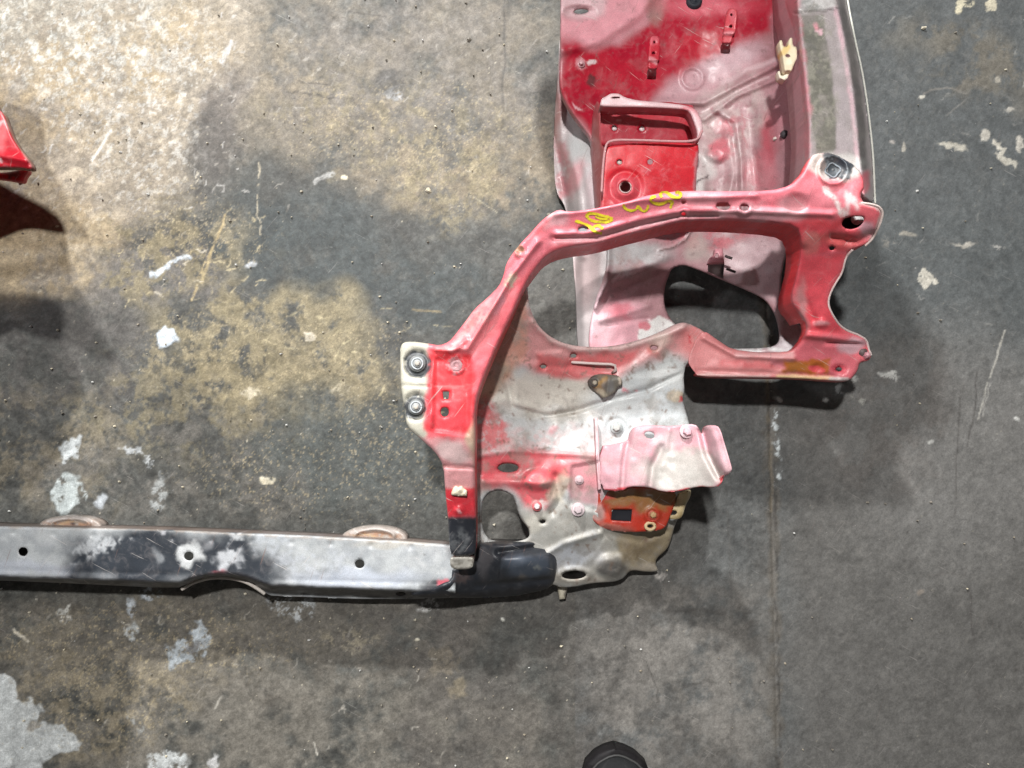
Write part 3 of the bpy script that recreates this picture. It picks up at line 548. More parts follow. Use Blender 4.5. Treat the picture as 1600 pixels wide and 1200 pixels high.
# --- battery tray box
zt = [(930, 160, .115), (1080, 165, .11), (930, 225, .105), (1085, 225, .10), (1000, 190, .107)]
tray, ztray = sheet('tray_back_plate', [(936, 158), (1080, 160), (1090, 180), (1089, 232), (934, 234), (930, 200)], [(930, 150, .15), (1085, 150, .15), (935, 235, .125), (1088, 235, .12), (1000, 190, .135)], (.43, .012, .028),
      [E(1010, 166, 80, 5, (.60, .2, .25), 12, .7), E(950, 185, 18, 50, (.50, .05, .07), 14, .6), E(1000, 212, 70, 14, (.32, .02, .04), 20, .5), S([(962, 190), (972, 187)], .8, (.6, .3, .3), 2, .8)], PAINT, root, step=4, skirt=.02,
      holes=[C(960, 200, 4.6), C(1003, 201, 4.4)], it=1)
for x, y in ((960, 200), (1003, 201)): lathe('weld_plug', x, y, .128, [(.0045, 0), (.0042, .001), (.0005, .0014)], (.62, .5, .5), PAINT, tray, n=12)
sheet('tray_side_plate', [(930, 158), (938, 160), (938, 222), (947, 236), (942, 290), (938, 330), (934, 330), (930, 280), (925, 236), (926, 200)], [(930, 160, .155), (938, 160, .17), (926, 236, .12), (944, 236, .18), (935, 330, .15), (942, 330, .18)],
      (.38, .06, .07), [E(930, 210, 6, 40, (.45, .2, .2), 8, .6)], PAINT, root, step=3, skirt=.03, it=1)
front, zfront = sheet('tray_front_plate', [(949, 225), (1091, 221), (1092, 240), (1088, 275), (1086, 345), (936, 345), (941, 285), (944, 240)], [(949, 225, .185), (1091, 223, .18), (940, 340, .165), (1086, 340, .15), (1010, 280, .175)],
      (.60, .022, .036), [E(1040, 300, 50, 24, (.64, .07, .085), 20, .6, 0, (10, 20), (14, .4, .6)), E(978, 300, 32, 30, (.68, .10, .13), 14, .8), E(1010, 270, 30, 10, PNK, 12, .4, 0, (8, 10), (7, .5, .6)), S([(943, 240), (938, 340)], 1.5, PNK, 3, .7), S([(1090, 240), (1086, 300)], 3, (.5, .25, .27), 4, .8)], PAINT, root,
      holes=[C(977, 292, 8.6), C(968, 253, 4.4), C(1016, 253, 4.4)], feats=[('ring', 977, 292, 24, 4, -.003), ('ring', 977, 292, 12, 4, .003), ('poly', [(955, 300), (1000, 300), (990, 330), (958, 330)], 8, .001)], step=3, skirt=.03, it=1, fillet=(4, .003))
tube('hole_collar', [tuple(P(977+9.2*math.cos(a), 292+9.2*math.sin(a), .176)) for a in np.linspace(0, 2*math.pi, 25)], .0011, (.55, .4, .38), PAINT, front)
lathe('weld_plug', 968, 253, .176, [(.0042, 0), (.004, .001), (.0005, .0012)], (.55, .5, .45), PAINT, front, n=12)
rim, _ = sheet('tray_rim', [(938, 160), (940, 154), (946, 151), (954, 146), (967, 146), (976, 152), (997, 157), (1035, 160), (1070, 164), (1087, 170), (1096, 186), (1099, 204), (1093, 220), (1088, 220), (1090, 208), (1085, 192), (1078, 174), (1065, 170), (997, 167), (960, 167), (938, 166)],
      [(940, 155, .19), (1000, 160, .19), (1090, 175, .19), (1096, 205, .19), (1090, 220, .187), (960, 166, .187)], (.68, .48, .5), [E(1075, 168, 16, 6, PNK, 8, .8), E(1088, 180, 5, 10, (.66, .35, .38), 8, .7)], PAINT, root, step=2.5, it=1, fillet=(3, .002), skirt=.025, skirt_tint=(.40, .03, .05),
      holes=[C(962, 152.5, 7, 1.4, -2, 14)])
pr = spline([(940, 300), (942, 262), (945, 234), (949, 222), (962, 218.5), (1000, 219), (1050, 221), (1080, 221), (1092, 216), (1097, 204)], False, 2)
tube('tray_edge_rod', P(pr[:, 0], pr[:, 1], .194), .0019, (.56, .30, .31), PAINT, rim)

# --- right rail
zE = [(1240, -60, .29), (1310, -60, .29), (1250, 60, .30), (1318, 60, .30), (1262, 180, .31), (1338, 180, .31), (1262, 270, .315), (1348, 270, .315)]
zEf = tps(zE)
edge_x = lambda y: np.interp(y, [-80, 12, 50, 100, 150, 240, 300, 330], [1296, 1309, 1318, 1328, 1334, 1343, 1350, 1352])
def zrail(x, y):
    d = np.clip((x-edge_x(y))/16, 0, 1.6); z = zEf(x, y)-.055*np.clip(d, 0, 1)**1.1-.02*np.clip(d-1, 0, 1)
    l = np.interp(y, [-80, 20, 100, 200, 270], [1232, 1240, 1248, 1257, 1257])
    return z-.045*np.clip((l+8-x)/14, 0, 1.5)
rail_out = [(1226, -80), (1312, -80), (1322, 0), (1334, 62), (1345, 112), (1354, 170), (1362, 240), (1366, 300), (1364, 318), (1350, 306), (1340, 296), (1262, 290), (1252, 276), (1256, 250), (1258, 200), (1252, 130), (1244, 60), (1236, 30), (1226, 0)]
railo, zr = sheet('upper_rail', rail_out, zrail, (.41, .36, .37),
      [G([(1252, 24), (1287, 22), (1290, 60), (1298, 94), (1303, 150), (1308, 200), (1307, 232), (1292, 246), (1276, 240), (1268, 190), (1264, 130), (1258, 80), (1254, 50)], (.165, .16, .135), 5, 1, (2, 16), (40, .05, .25)),
       G([(1250, -80), (1312, -80), (1306, 14), (1250, 20)], (.58, .57, .56), 10, .9), E(1266, 8, 14, 10, (.25, .25, .24), 8, .9, 0, (6, 12), (12, .3, .5)), E(1284, 76, 20, 50, (.13, .13, .12), 14, .6, 0, (8, 12), (14, .45, .6)), E(1280, 130, 26, 110, (.30, .29, .24), 20, .7, 0, (10, 16), (11, .48, .62)),
       E(1276, 42, 3, 7, LPNK, 2, 1, -20, (2, 6)), E(1281, 50, 6, 4, (.7, .45, .5), 2, 1, 20, (3, 6)), G([(1232, 10), (1252, 20), (1258, 80), (1268, 170), (1268, 230), (1262, 260), (1250, 200), (1246, 100), (1238, 50)], (.60, .18, .23), 8, .7, (3, 16), (30, .3, .5)),
       S([(1312, -60), (1318, 20), (1332, 90), (1345, 180), (1350, 260)], 5.5, (.17, .155, .15), 6, .95, (2, 14)), S([(1306, 14), (1322, 100), (1333, 180), (1340, 250)], 3, (.62, .38, .43), 6, .7, (2, 14)),
       S([(1242, 20), (1262, 20), (1290, 17), (1309, 13)], 1.1, (.12, .1, .1), 2, .9, (1, 10)), E(1347, 285, 10, 18, (.64, .13, .17), 8, .9), E(1270, 262, 10, 12, (.66, .5, .52), 8, .8), E(1310, 250, 40, 14, (.55, .55, .52), 10, .8),
       A((.30, .27, .26), .5, (26, .48, .68)), E(1285, 32, 4, 4, (.3, .3, .28), 3, .6), E(1232, -10, 14, 50, PNK, 14, .7)],
      PAINT, root, step=3, it=1, fillet=(3, .002), skirt=.05, skirt_tint=(.35, .2, .22), feats=[('line', [(1242, 20), (1262, 20), (1290, 17), (1309, 13)], 2, -.003), ('line', [(1308, 14), (1322, 80), (1336, 160), (1346, 270)], 4, .002)])
ln = spline([(1312, -80), (1322, -2), (1334, 60), (1346, 112), (1355, 170), (1363, 240), (1366, 318)], False, 2)
lz = zrail(ln[:, 0], ln[:, 1])
for off, rr_, cc in ((1.5, .0014, (.52, .52, .47)), (-4, .001, (.25, .25, .23))):
    tube('flange_lip', P(ln[:, 0]+off, ln[:, 1], lz+.001), rr_, cc, PLAIN, railo, 6)

# --- beige plastic clip on the rail
IV = (.70, .63, .45)
body, _ = sheet('wiring_clip', [(1217, 64), (1222, 62), (1224, 73), (1231, 73), (1233, 60), (1238, 58), (1239, 72), (1245, 73), (1246, 90), (1241, 100), (1237, 112), (1232, 110), (1226, 112), (1224, 100), (1222, 86), (1219, 78)], lambda x, y: .285+0*x, IV,
      [E(1228, 79, 8, 7, (.68, .48, .16), 6, .8), E(1232, 92, 5, 8, (.85, .8, .62), 4, .8), E(1242, 88, 4, 14, (.84, .8, .66), 4, .8)], CHALK, root, step=2, it=1, fillet=(2, .002), skirt=.014, wob=.0008, thick=.0008, mott=.06, holes=[C(1231, 87, 4, 2.4, 10, 12)], label='beige plastic clip')
sheet('clip_foot', [(1215, 111), (1219, 111), (1220, 118), (1226, 118), (1221, 105), (1227, 101), (1233, 104), (1236, 112), (1230, 122), (1227, 126), (1222, 124), (1217, 122)], lambda x, y: .275+0*x, (.78, .74, .6), [], CHALK, body, step=2, it=1, fillet=(2, .002), skirt=.012, wob=.0008, thick=.0008, holes=[C(1228, 107, 3, 1.6, 0, 10)])

# --- lower panel (pale inner corner behind the bumper)
zB = [(822, 430, .25), (765, 560, .20), (745, 640, .17), (748, 850, .10), (834, 497, .215), (880, 545, .165), (960, 545, .15), (1060, 505, .145), (1100, 520, .140), (1075, 570, .125), (850, 600, .135), (850, 640, .115), (1000, 620, .125), (1070, 640, .12),
      (800, 720, .13), (900, 730, .125), (1060, 740, .115), (800, 900, .08), (900, 850, .085), (1000, 850, .06), (960, 905, .04), (1050, 830, .05), (880, 915, .05)]
B_out = [(745, 862), (738, 700), (740, 600), (768, 545), (800, 480), (817, 430), (823, 428), (826, 474), (834, 497), (844, 512), (857, 524), (874, 534), (896, 540), (935, 543), (974, 538), (1005, 529), (1028, 520), (1051, 508), (1067, 503), (1080, 507), (1105, 520), (1110, 545), (1090, 562),
         (1076, 566), (1071, 572), (1068, 590), (1070, 610), (1066, 622), (1071, 640), (1079, 668), (1084, 720), (1080, 766), (1066, 800), (1055, 818), (1049, 842), (1043, 858), (1026, 872), (1024, 882), (1030, 893), (1012, 894), (985, 890), (975, 903), (962, 909), (925, 911), (886, 919), (864, 914), (820, 900)]
big_hole = spline([(754, 782), (764, 770), (777, 766), (789, 768), (803, 776), (808, 797), (814, 812), (826, 826), (828, 840), (806, 847), (768, 845), (756, 834), (752, 810)], True, 2)
B_l = [E(880, 620, 130, 34, (.60, .565, .50), 26, .9, 5, (8, 20)), E(1000, 640, 80, 50, (.50, .535, .55), 30, .8), E(1050, 590, 40, 16, (.60, .62, .61), 14, .8),
       G([(826, 480), (850, 520), (896, 540), (974, 538), (1028, 520), (1067, 500), (1110, 520), (1110, 556), (1075, 560), (1040, 548), (1000, 572), (950, 600), (880, 590), (838, 582), (800, 560), (760, 560), (800, 470)], (.60, .25, .25), 20, .9, (6, 30)),
       G([(838, 556), (880, 556), (1000, 545), (990, 565), (950, 592), (880, 590), (840, 580)], (.58, .115, .12), 12, .85, (5, 20)), E(1085, 530, 26, 18, (.62, .16, .16), 14, .6, 20), E(1022, 548, 14, 10, (.62, .13, .13), 10, .9),
       S([(835, 500), (862, 530), (900, 545), (970, 543), (1030, 525), (1066, 508)], 4, (.64, .46, .44), 7, .8), E(1030, 535, 22, 12, (.6, .48, .42), 12, .7, -20), S([(1078, 524), (1079, 535)], 2, (.5, .03, .04), 2, .9),
       G([(820, 440), (828, 490), (820, 560), (790, 600), (745, 640), (745, 580), (800, 470)], (.50, .26, .20), 16, .9, (6, 20)), G([(742, 600), (790, 560), (800, 580), (770, 620), (742, 660)], (.50, .36, .24), 18, .6),
       G([(735, 625), (762, 618), (790, 660), (800, 690), (760, 710), (735, 720)], (.62, .11, .12), 22, .85, (8, 12), (8, .25, .5)), E(850, 690, 90, 20, (.60, .36, .36), 30, .6, 0, (10, 16), (6, .35, .6)),
       G([(735, 712), (800, 702), (870, 705), (930, 712), (936, 740), (930, 765), (880, 762), (858, 790), (840, 800), (815, 790), (806, 770), (780, 758), (735, 770)], (.66, .085, .105), 18, .95, (5, 20)), E(840, 748, 30, 14, (.68, .13, .15), 12, .7), E(770, 752, 40, 8, (.68, .2, .21), 8, .7),
       G([(890, 722), (940, 716), (940, 800), (888, 780)], (.58, .29, .32), 14, .8), E(872, 765, 14, 26, (.56, .50, .40), 14, .85, 20, (6, 12)), E(870, 640, 20, 6, WHT, 8, .5), E(868, 676, 8, 5, PNK, 6, .6),
       G([(806, 800), (870, 786), (940, 810), (1000, 830), (1060, 810), (1040, 890), (960, 912), (860, 920), (800, 860)], (.36, .35, .32), 22, .9, (8, 20)), E(835, 815, 20, 16, (.52, .5, .44), 14, .8), E(905, 865, 44, 20, (.50, .52, .56), 18, .9, -15, (8, 16)),
       E(945, 845, 50, 14, (.36, .35, .31), 14, .6), G([(960, 830), (1060, 820), (1050, 870), (1015, 895), (970, 880)], (.30, .235, .14), 20, .85, (8, 16)), E(1000, 850, 26, 12, (.22, .17, .11), 14, .7, -30, (6, 12), (12, .35, .55)), E(955, 885, 24, 18, (.11, .105, .10), 12, .9, 0, (4, 12)),
       E(1008, 888, 24, 6, (.46, .40, .32), 6, .9, -10), E(1000, 862, 36, 10, (.17, .13, .08), 12, .8, -30, (6, 12), (12, .3, .55)), E(900, 905, 50, 10, (.50, .46, .40), 8, .8, 0), S([(780, 700), (830, 676)], 3, (.6, .55, .53), 9, .5), E(790, 840, 60, 8, (.5, .5, .48), 8, .5),
       E(1056, 618, 13, 10, (.52, .44, .33), 4, .95, 0, (4, 9)), E(1067, 623, 3, 5, (.62, .06, .08), 2, .95), E(978, 610, 6, 3, (.64, .2, .24), 3, .8, 30, (3, 6)), E(994, 613, 3, 2, (.64, .2, .24), 2, .8),
       A((.27, .25, .22), .6, (34, .50, .70)), A((.20, .14, .11), .7, (9, .66, .72)), S([(1106, 562), (1140, 562)], 3, (.6, .3, .3), 3, .5), E(842, 790, 12, 8, WHT, 5, .8, 0, (4, 8))]
B_f = [('poly', [(838, 552), (880, 548), (900, 562), (880, 572), (845, 568)], 10, .004), ('line', [(790, 590), (800, 635), (850, 650), (900, 642), (960, 622), (1010, 610), (1066, 582)], 3, -.0035), ('poly', [(800, 560), (960, 590), (1070, 580), (960, 622), (860, 648), (805, 636)], 12, .004),
       ('line', [(834, 503), (862, 532), (900, 546), (970, 544), (1030, 526), (1066, 512)], 6, .004), ('line', [(1066, 508), (1030, 545), (990, 575), (940, 600)], 10, .004), ('line', [(755, 752), (860, 755)], 7, .005), ('dome', 840, 750, 26, 18, .007), ('line', [(868, 745), (876, 780), (862, 800)], 6, -.006),
       ('line', [(745, 712), (800, 704), (930, 712)], 4, .003), ('poly', [(893, 728), (936, 720), (936, 800), (890, 790)], 5, -.004), ('line', [(830, 880), (880, 850), (940, 832)], 5, .005), ('dome', 955, 885, 26, 22, .010), ('dome', 897, 898, 32, 14, .005), ('line', [(735, 640), (790, 625), (830, 640)], 8, .003),
       ('ring', 963, 669, 14, 3, -.002), ('line', [(930, 800), (935, 830), (1000, 845), (1040, 830)], 5, -.003)]
lowp, zlow = sheet('lower_corner_panel', B_out, zB, GRY, B_l, PAINT, root, holes=[big_hole, C(794, 731, 16, 7, 0), C(897, 899, 19, 7, -2), C(896, 556, 4.6, 2.8), C(849, 573, 4.6, 2.8), C(1022, 543.5, 5.5, 3), C(848, 815, 4.5, 2.6)],
                  feats=B_f, step=3.2, skirt=.006, skirt_where=lambda x, y: np.where((y < 560), 3, 1.), hole_fillet=.003, wob=.003)
zl = lambda x, y: float(zlow(x, y)[0])
# fasteners on it
bolt(963, 668, zl(963, 668)+.001, .0095, (.48, .48, .46), PLAIN, lowp, (.42, .45, .45), .005)
bolt(905, 750, zl(905, 750)+.001, .007, (.52, .38, .4), PLAIN, lowp, h=.003); bolt(903, 796, zl(903, 796)+.001, .0105, (.46, .38, .40), PLAIN, lowp, (.55, .46, .48), .006)
bolt(839, 791, zl(839, 791)+.002, .0075, (.7, .55, .56), PLAIN, lowp, (.5, .12, .13), .005)
# bent wire bracket + rusty lug
zz = zl(930, 572)+.010
w_ = tube('wire_bracket', [tuple(P(x, y, z)) for x, y, z in ((893, 562, zz-.008), (894, 566, zz), (910, 567, zz), (935, 568.5, zz), (954, 569, zz), (961, 571, zz), (962, 578, zz-.002), (957, 583, zz-.01))], .0022, (.62, .50, .48), PLAIN, root)
lug, _ = sheet('rusty_lug', [(918, 596), (926, 586), (940, 584), (962, 586), (968, 588), (973, 596), (972, 603), (966, 604), (962, 612), (955, 618), (945, 622), (941, 622), (930, 610), (921, 602)], lambda x, y: zlow(x, y)+.012, (.16, .145, .12),
      [E(941, 600, 10, 12, (.42, .24, .08), 8, .9, 20, (4, 8)), E(955, 600, 10, 10, (.17, .17, .17), 6, .8), E(942, 613, 9, 5, (.55, .48, .36), 5, .8, 20), E(928, 597, 8, 8, (.06, .05, .045), 5, .8), E(970, 596, 4, 6, (.62, .54, .44), 3, .9)], PLAIN, root, step=2.5, it=1, skirt=.014, fillet=(3, .003), feats=[('ring', 929, 598, 7, 3, .003), ('line', [(952, 588), (948, 618)], 3, -.003)])
bolt(929, 598, zl(929, 598)+.016, .006, (.3, .26, .2), PLAIN, lug, (.07, .06, .05), .004)
# upright stiffening blade
zz = zl(935, 700)
sheet('stiffener_blade', [(929, 653), (934, 653), (936, 700), (939, 764), (935, 766), (932, 720)], lambda x, y: zlow(x, y)+.018, (.66, .42, .45), [E(932, 670, 6, 20, (.55, .5, .5), 8, .7)], PAINT, root, step=2, it=0, skirt=.018, skirt_tint=(.5, .2, .22), fillet=None)

# --- tow horn bracket
H_out = [(938, 697), (960, 694), (981, 690), (985, 674), (992, 667), (1009, 664), (1051, 666), (1078, 662), (1090, 665), (1097, 680), (1099, 668), (1107, 664), (1121, 665), (1126, 672), (1132, 692), (1143, 728), (1144, 735), (1138, 742), (1132, 744), (1126, 758), (1115, 762), (1092, 760), (1060, 768), (1037, 769), (1013, 761), (984, 760), (971, 768), (937, 765)]
zH = [(938, 700, .145), (938, 765, .14), (985, 680, .17), (1010, 665, .17), (1010, 755, .17), (1060, 670, .18), (1060, 765, .185), (1095, 670, .20), (1110, 755, .205), (1125, 668, .25), (1143, 735, .25)]
horn, zh = sheet('horn_bracket', H_out, zH, (.56, .30, .34), [G([(1030, 700), (1096, 700), (1128, 740), (1118, 765), (1020, 770), (1014, 735)], (.40, .38, .35), 16, .9, (6, 16)), E(1056, 744, 50, 16, (.30, .29, .27), 14, .6, 0, (10, 14), (14, .35, .6)), E(1035, 690, 26, 8, (.66, .55, .56), 10, .6),
      E(1054, 701, 10, 5, (.66, .22, .26), 6, .6), E(980, 725, 30, 22, (.64, .38, .42), 14, .7), E(1010, 690, 12, 14, (.66, .30, .34), 8, .6), E(1122, 700, 14, 34, (.66, .40, .45), 8, .9, -18), A((.46, .45, .43), .25, (26, .48, .62)), E(1050, 735, 60, 22, (.42, .40, .37), 18, .6, 0, (10, 16)), S([(937, 765), (1013, 764), (1037, 771), (1090, 763), (1120, 762), (1128, 752), (1140, 742)], 2.2, (.50, .03, .045), 3, .9),
      E(1082, 664, 16, 10, (.70, .45, .5), 8, .8)], PAINT, root, holes=[C(1015, 680, 8, 5.5, 15)],
      feats=[('line', [(985, 672), (975, 720), (972, 766)], 4, -.006), ('line', [(1034, 700), (1020, 730), (1016, 762)], 6, -.006), ('line', [(1097, 672), (1106, 710), (1124, 745)], 5, -.014), ('line', [(1112, 670), (1132, 735)], 7, .006), ('line', [(950, 695), (980, 692)], 6, -.003), ('line', [(1045, 672), (1040, 700)], 5, .003)], step=3, skirt=.014, skirt_tint=(.46, .03, .045), skirt_where=lambda x, y: np.where(y > 690, 1., .35), wob=.004, it=1, fillet=(3, .002))
bolt(1073, 674, float(zh(1073, 674)[0])+.001, .010, (.70, .42, .47), PAINT, horn, (.68, .5, .54), .008)

# --- rusty plate under the horn
J_out = [(935, 764), (972, 766), (985, 760), (1013, 760), (1037, 768), (1058, 768), (1052, 795), (1044, 815), (1040, 824), (1030, 829), (985, 832), (955, 829), (936, 822), (925, 811), (926, 800), (934, 796)]
zJ = [(935, 765, .115), (1055, 768, .11), (930, 815, .10), (1035, 828, .095), (985, 800, .105)]
rpl, zj = sheet('rusty_plate', J_out, zJ, (.40, .04, .02), [G([(940, 764), (1060, 764), (1052, 792), (1000, 800), (990, 788), (950, 792)], (.26, .12, .04), 14, .95, (6, 12)), E(1000, 776, 40, 8, (.24, .14, .05), 10, .7, 0, (6, 10), (9, .4, .6)), E(950, 776, 8, 5, (.6, .06, .07), 4, .9), E(932, 808, 10, 12, (.36, .26, .24), 8, .8),
       E(985, 818, 40, 8, (.50, .035, .02), 10, .7), E(960, 825, 30, 6, (.42, .2, .16), 6, .6), S([(1010, 773), (1020, 775)], 1, WHT, 2, .8)], PAINT, root, holes=[[(956, 796), (988, 796), (986, 815), (955, 813)], C(1016, 822, 4.2, 3)], step=2.8, it=1, skirt=.012, fillet=(3, .002), wob=.003,
       feats=[('ring', 1019, 804, 10, 3, .003), ('line', [(930, 800), (940, 826), (985, 834)], 5, -.004)])
sheet('hole_shade_sheet', [(950, 790), (994, 790), (992, 820), (950, 818)], lambda x, y: zj(x, y)-.005, (.012, .013, .018), [], RUBBER, rpl, step=4, it=0, fillet=None, wob=0)  # near-black sheet paints the darkness inside the square hole
tube('weld_nut', [tuple(P(1016+7*math.cos(a), 822+5.5*math.sin(a), .101)) for a in np.linspace(0, 2*math.pi, 19)], .0026, (.60, .45, .26), PLAIN, rpl)
bolt(1020, 804, float(zj(1020, 804)[0])+.001, .008, (.42, .26, .12), PLAIN, rpl, (.36, .06, .03), .005)
sheet('tan_tab', [(1060, 766), (1080, 764), (1079, 776), (1071, 790), (1067, 806), (1060, 812), (1044, 811), (1048, 795), (1056, 780)], lambda x, y: .098+0*x, (.50, .40, .22), [E(1052, 802, 10, 7, (.3, .22, .1), 5, .7), S([(1078, 768), (1066, 808)], 2, (.62, .55, .38), 3, .8)], PLAIN, root, holes=[C(1052, 801, 6, 3.8, -5)], step=2.5, it=1, skirt=.006)
sheet('stud_tab', [(869, 912), (887, 912), (886, 924), (883, 936), (874, 937), (872, 925)], lambda x, y: .02+0*x, (.46, .42, .33), [E(885, 922, 3, 8, DK, 3, .9)], PLAIN, root, step=2, it=0, skirt=.006)

# --- headlight support frame: mount plate, leg, diagonal, crossbar, right column, lower rail
A_out = [(625, 546), (628, 537), (635, 534), (650, 534), (670, 537), (687, 540), (702, 534), (712, 522), (725, 505), (742, 482), (762, 465), (780, 447), (787, 430), (791, 412), (800, 397), (812, 382), (830, 363), (844, 347), (857, 336), (873, 327), (888, 331), (910, 329), (934, 325), (973, 317), (1015, 304), (1064, 298), (1137, 299),
         (1205, 298), (1235, 290), (1253, 273), (1264, 250), (1272, 240), (1300, 238), (1342, 262), (1352, 290), (1344, 306), (1350, 318), (1364, 320), (1374, 324), (1379, 332), (1374, 350), (1363, 372), (1352, 383), (1332, 390), (1322, 400), (1317, 425), (1304, 445), (1296, 462), (1294, 476), (1300, 490), (1312, 508), (1325, 517), (1340, 522), (1354, 530), (1357, 545), (1362, 556),
         (1357, 564), (1343, 566), (1340, 580), (1328, 595), (1310, 596), (1245, 591), (1167, 590), (1092, 589), (1081, 576), (1075, 566), (1078, 552), (1088, 530), (1100, 516), (1121, 531), (1144, 546), (1187, 551), (1225, 550), (1241, 546), (1257, 526), (1261, 508), (1251, 491), (1238, 476), (1236, 462), (1243, 435), (1250, 410), (1252, 375), (1244, 354),
         (1200, 347), (1152, 344), (1102, 343), (1060, 346), (1020, 357), (980, 367), (935, 380), (890, 386), (868, 392), (850, 403), (838, 418), (825, 436), (812, 464), (800, 492), (786, 520), (775, 545), (762, 575), (748, 612), (742, 640), (743, 690), (742, 731), (744, 800), (744, 856), (741, 868), (706, 870), (702, 852), (700, 808), (696, 773), (693, 727), (680, 706), (655, 684), (636, 668), (632, 640), (626, 603)]
zA = [(640, 545, .27), (640, 660, .265), (720, 560, .275), (720, 670, .26), (720, 730, .235), (720, 800, .20), (720, 885, .155), (760, 500, .285), (800, 420, .295), (850, 360, .31), (950, 350, .315), (1060, 320, .32), (1150, 325, .325), (1250, 310, .335), (1300, 250, .337), (1340, 330, .33), (1370, 340, .32),
      (1280, 400, .265), (1310, 400, .26), (1265, 470, .21), (1290, 500, .20), (1270, 560, .15), (1340, 540, .155), (1330, 590, .145), (1160, 575, .14), (1090, 575, .129), (1095, 530, .138), (1180, 560, .14)]
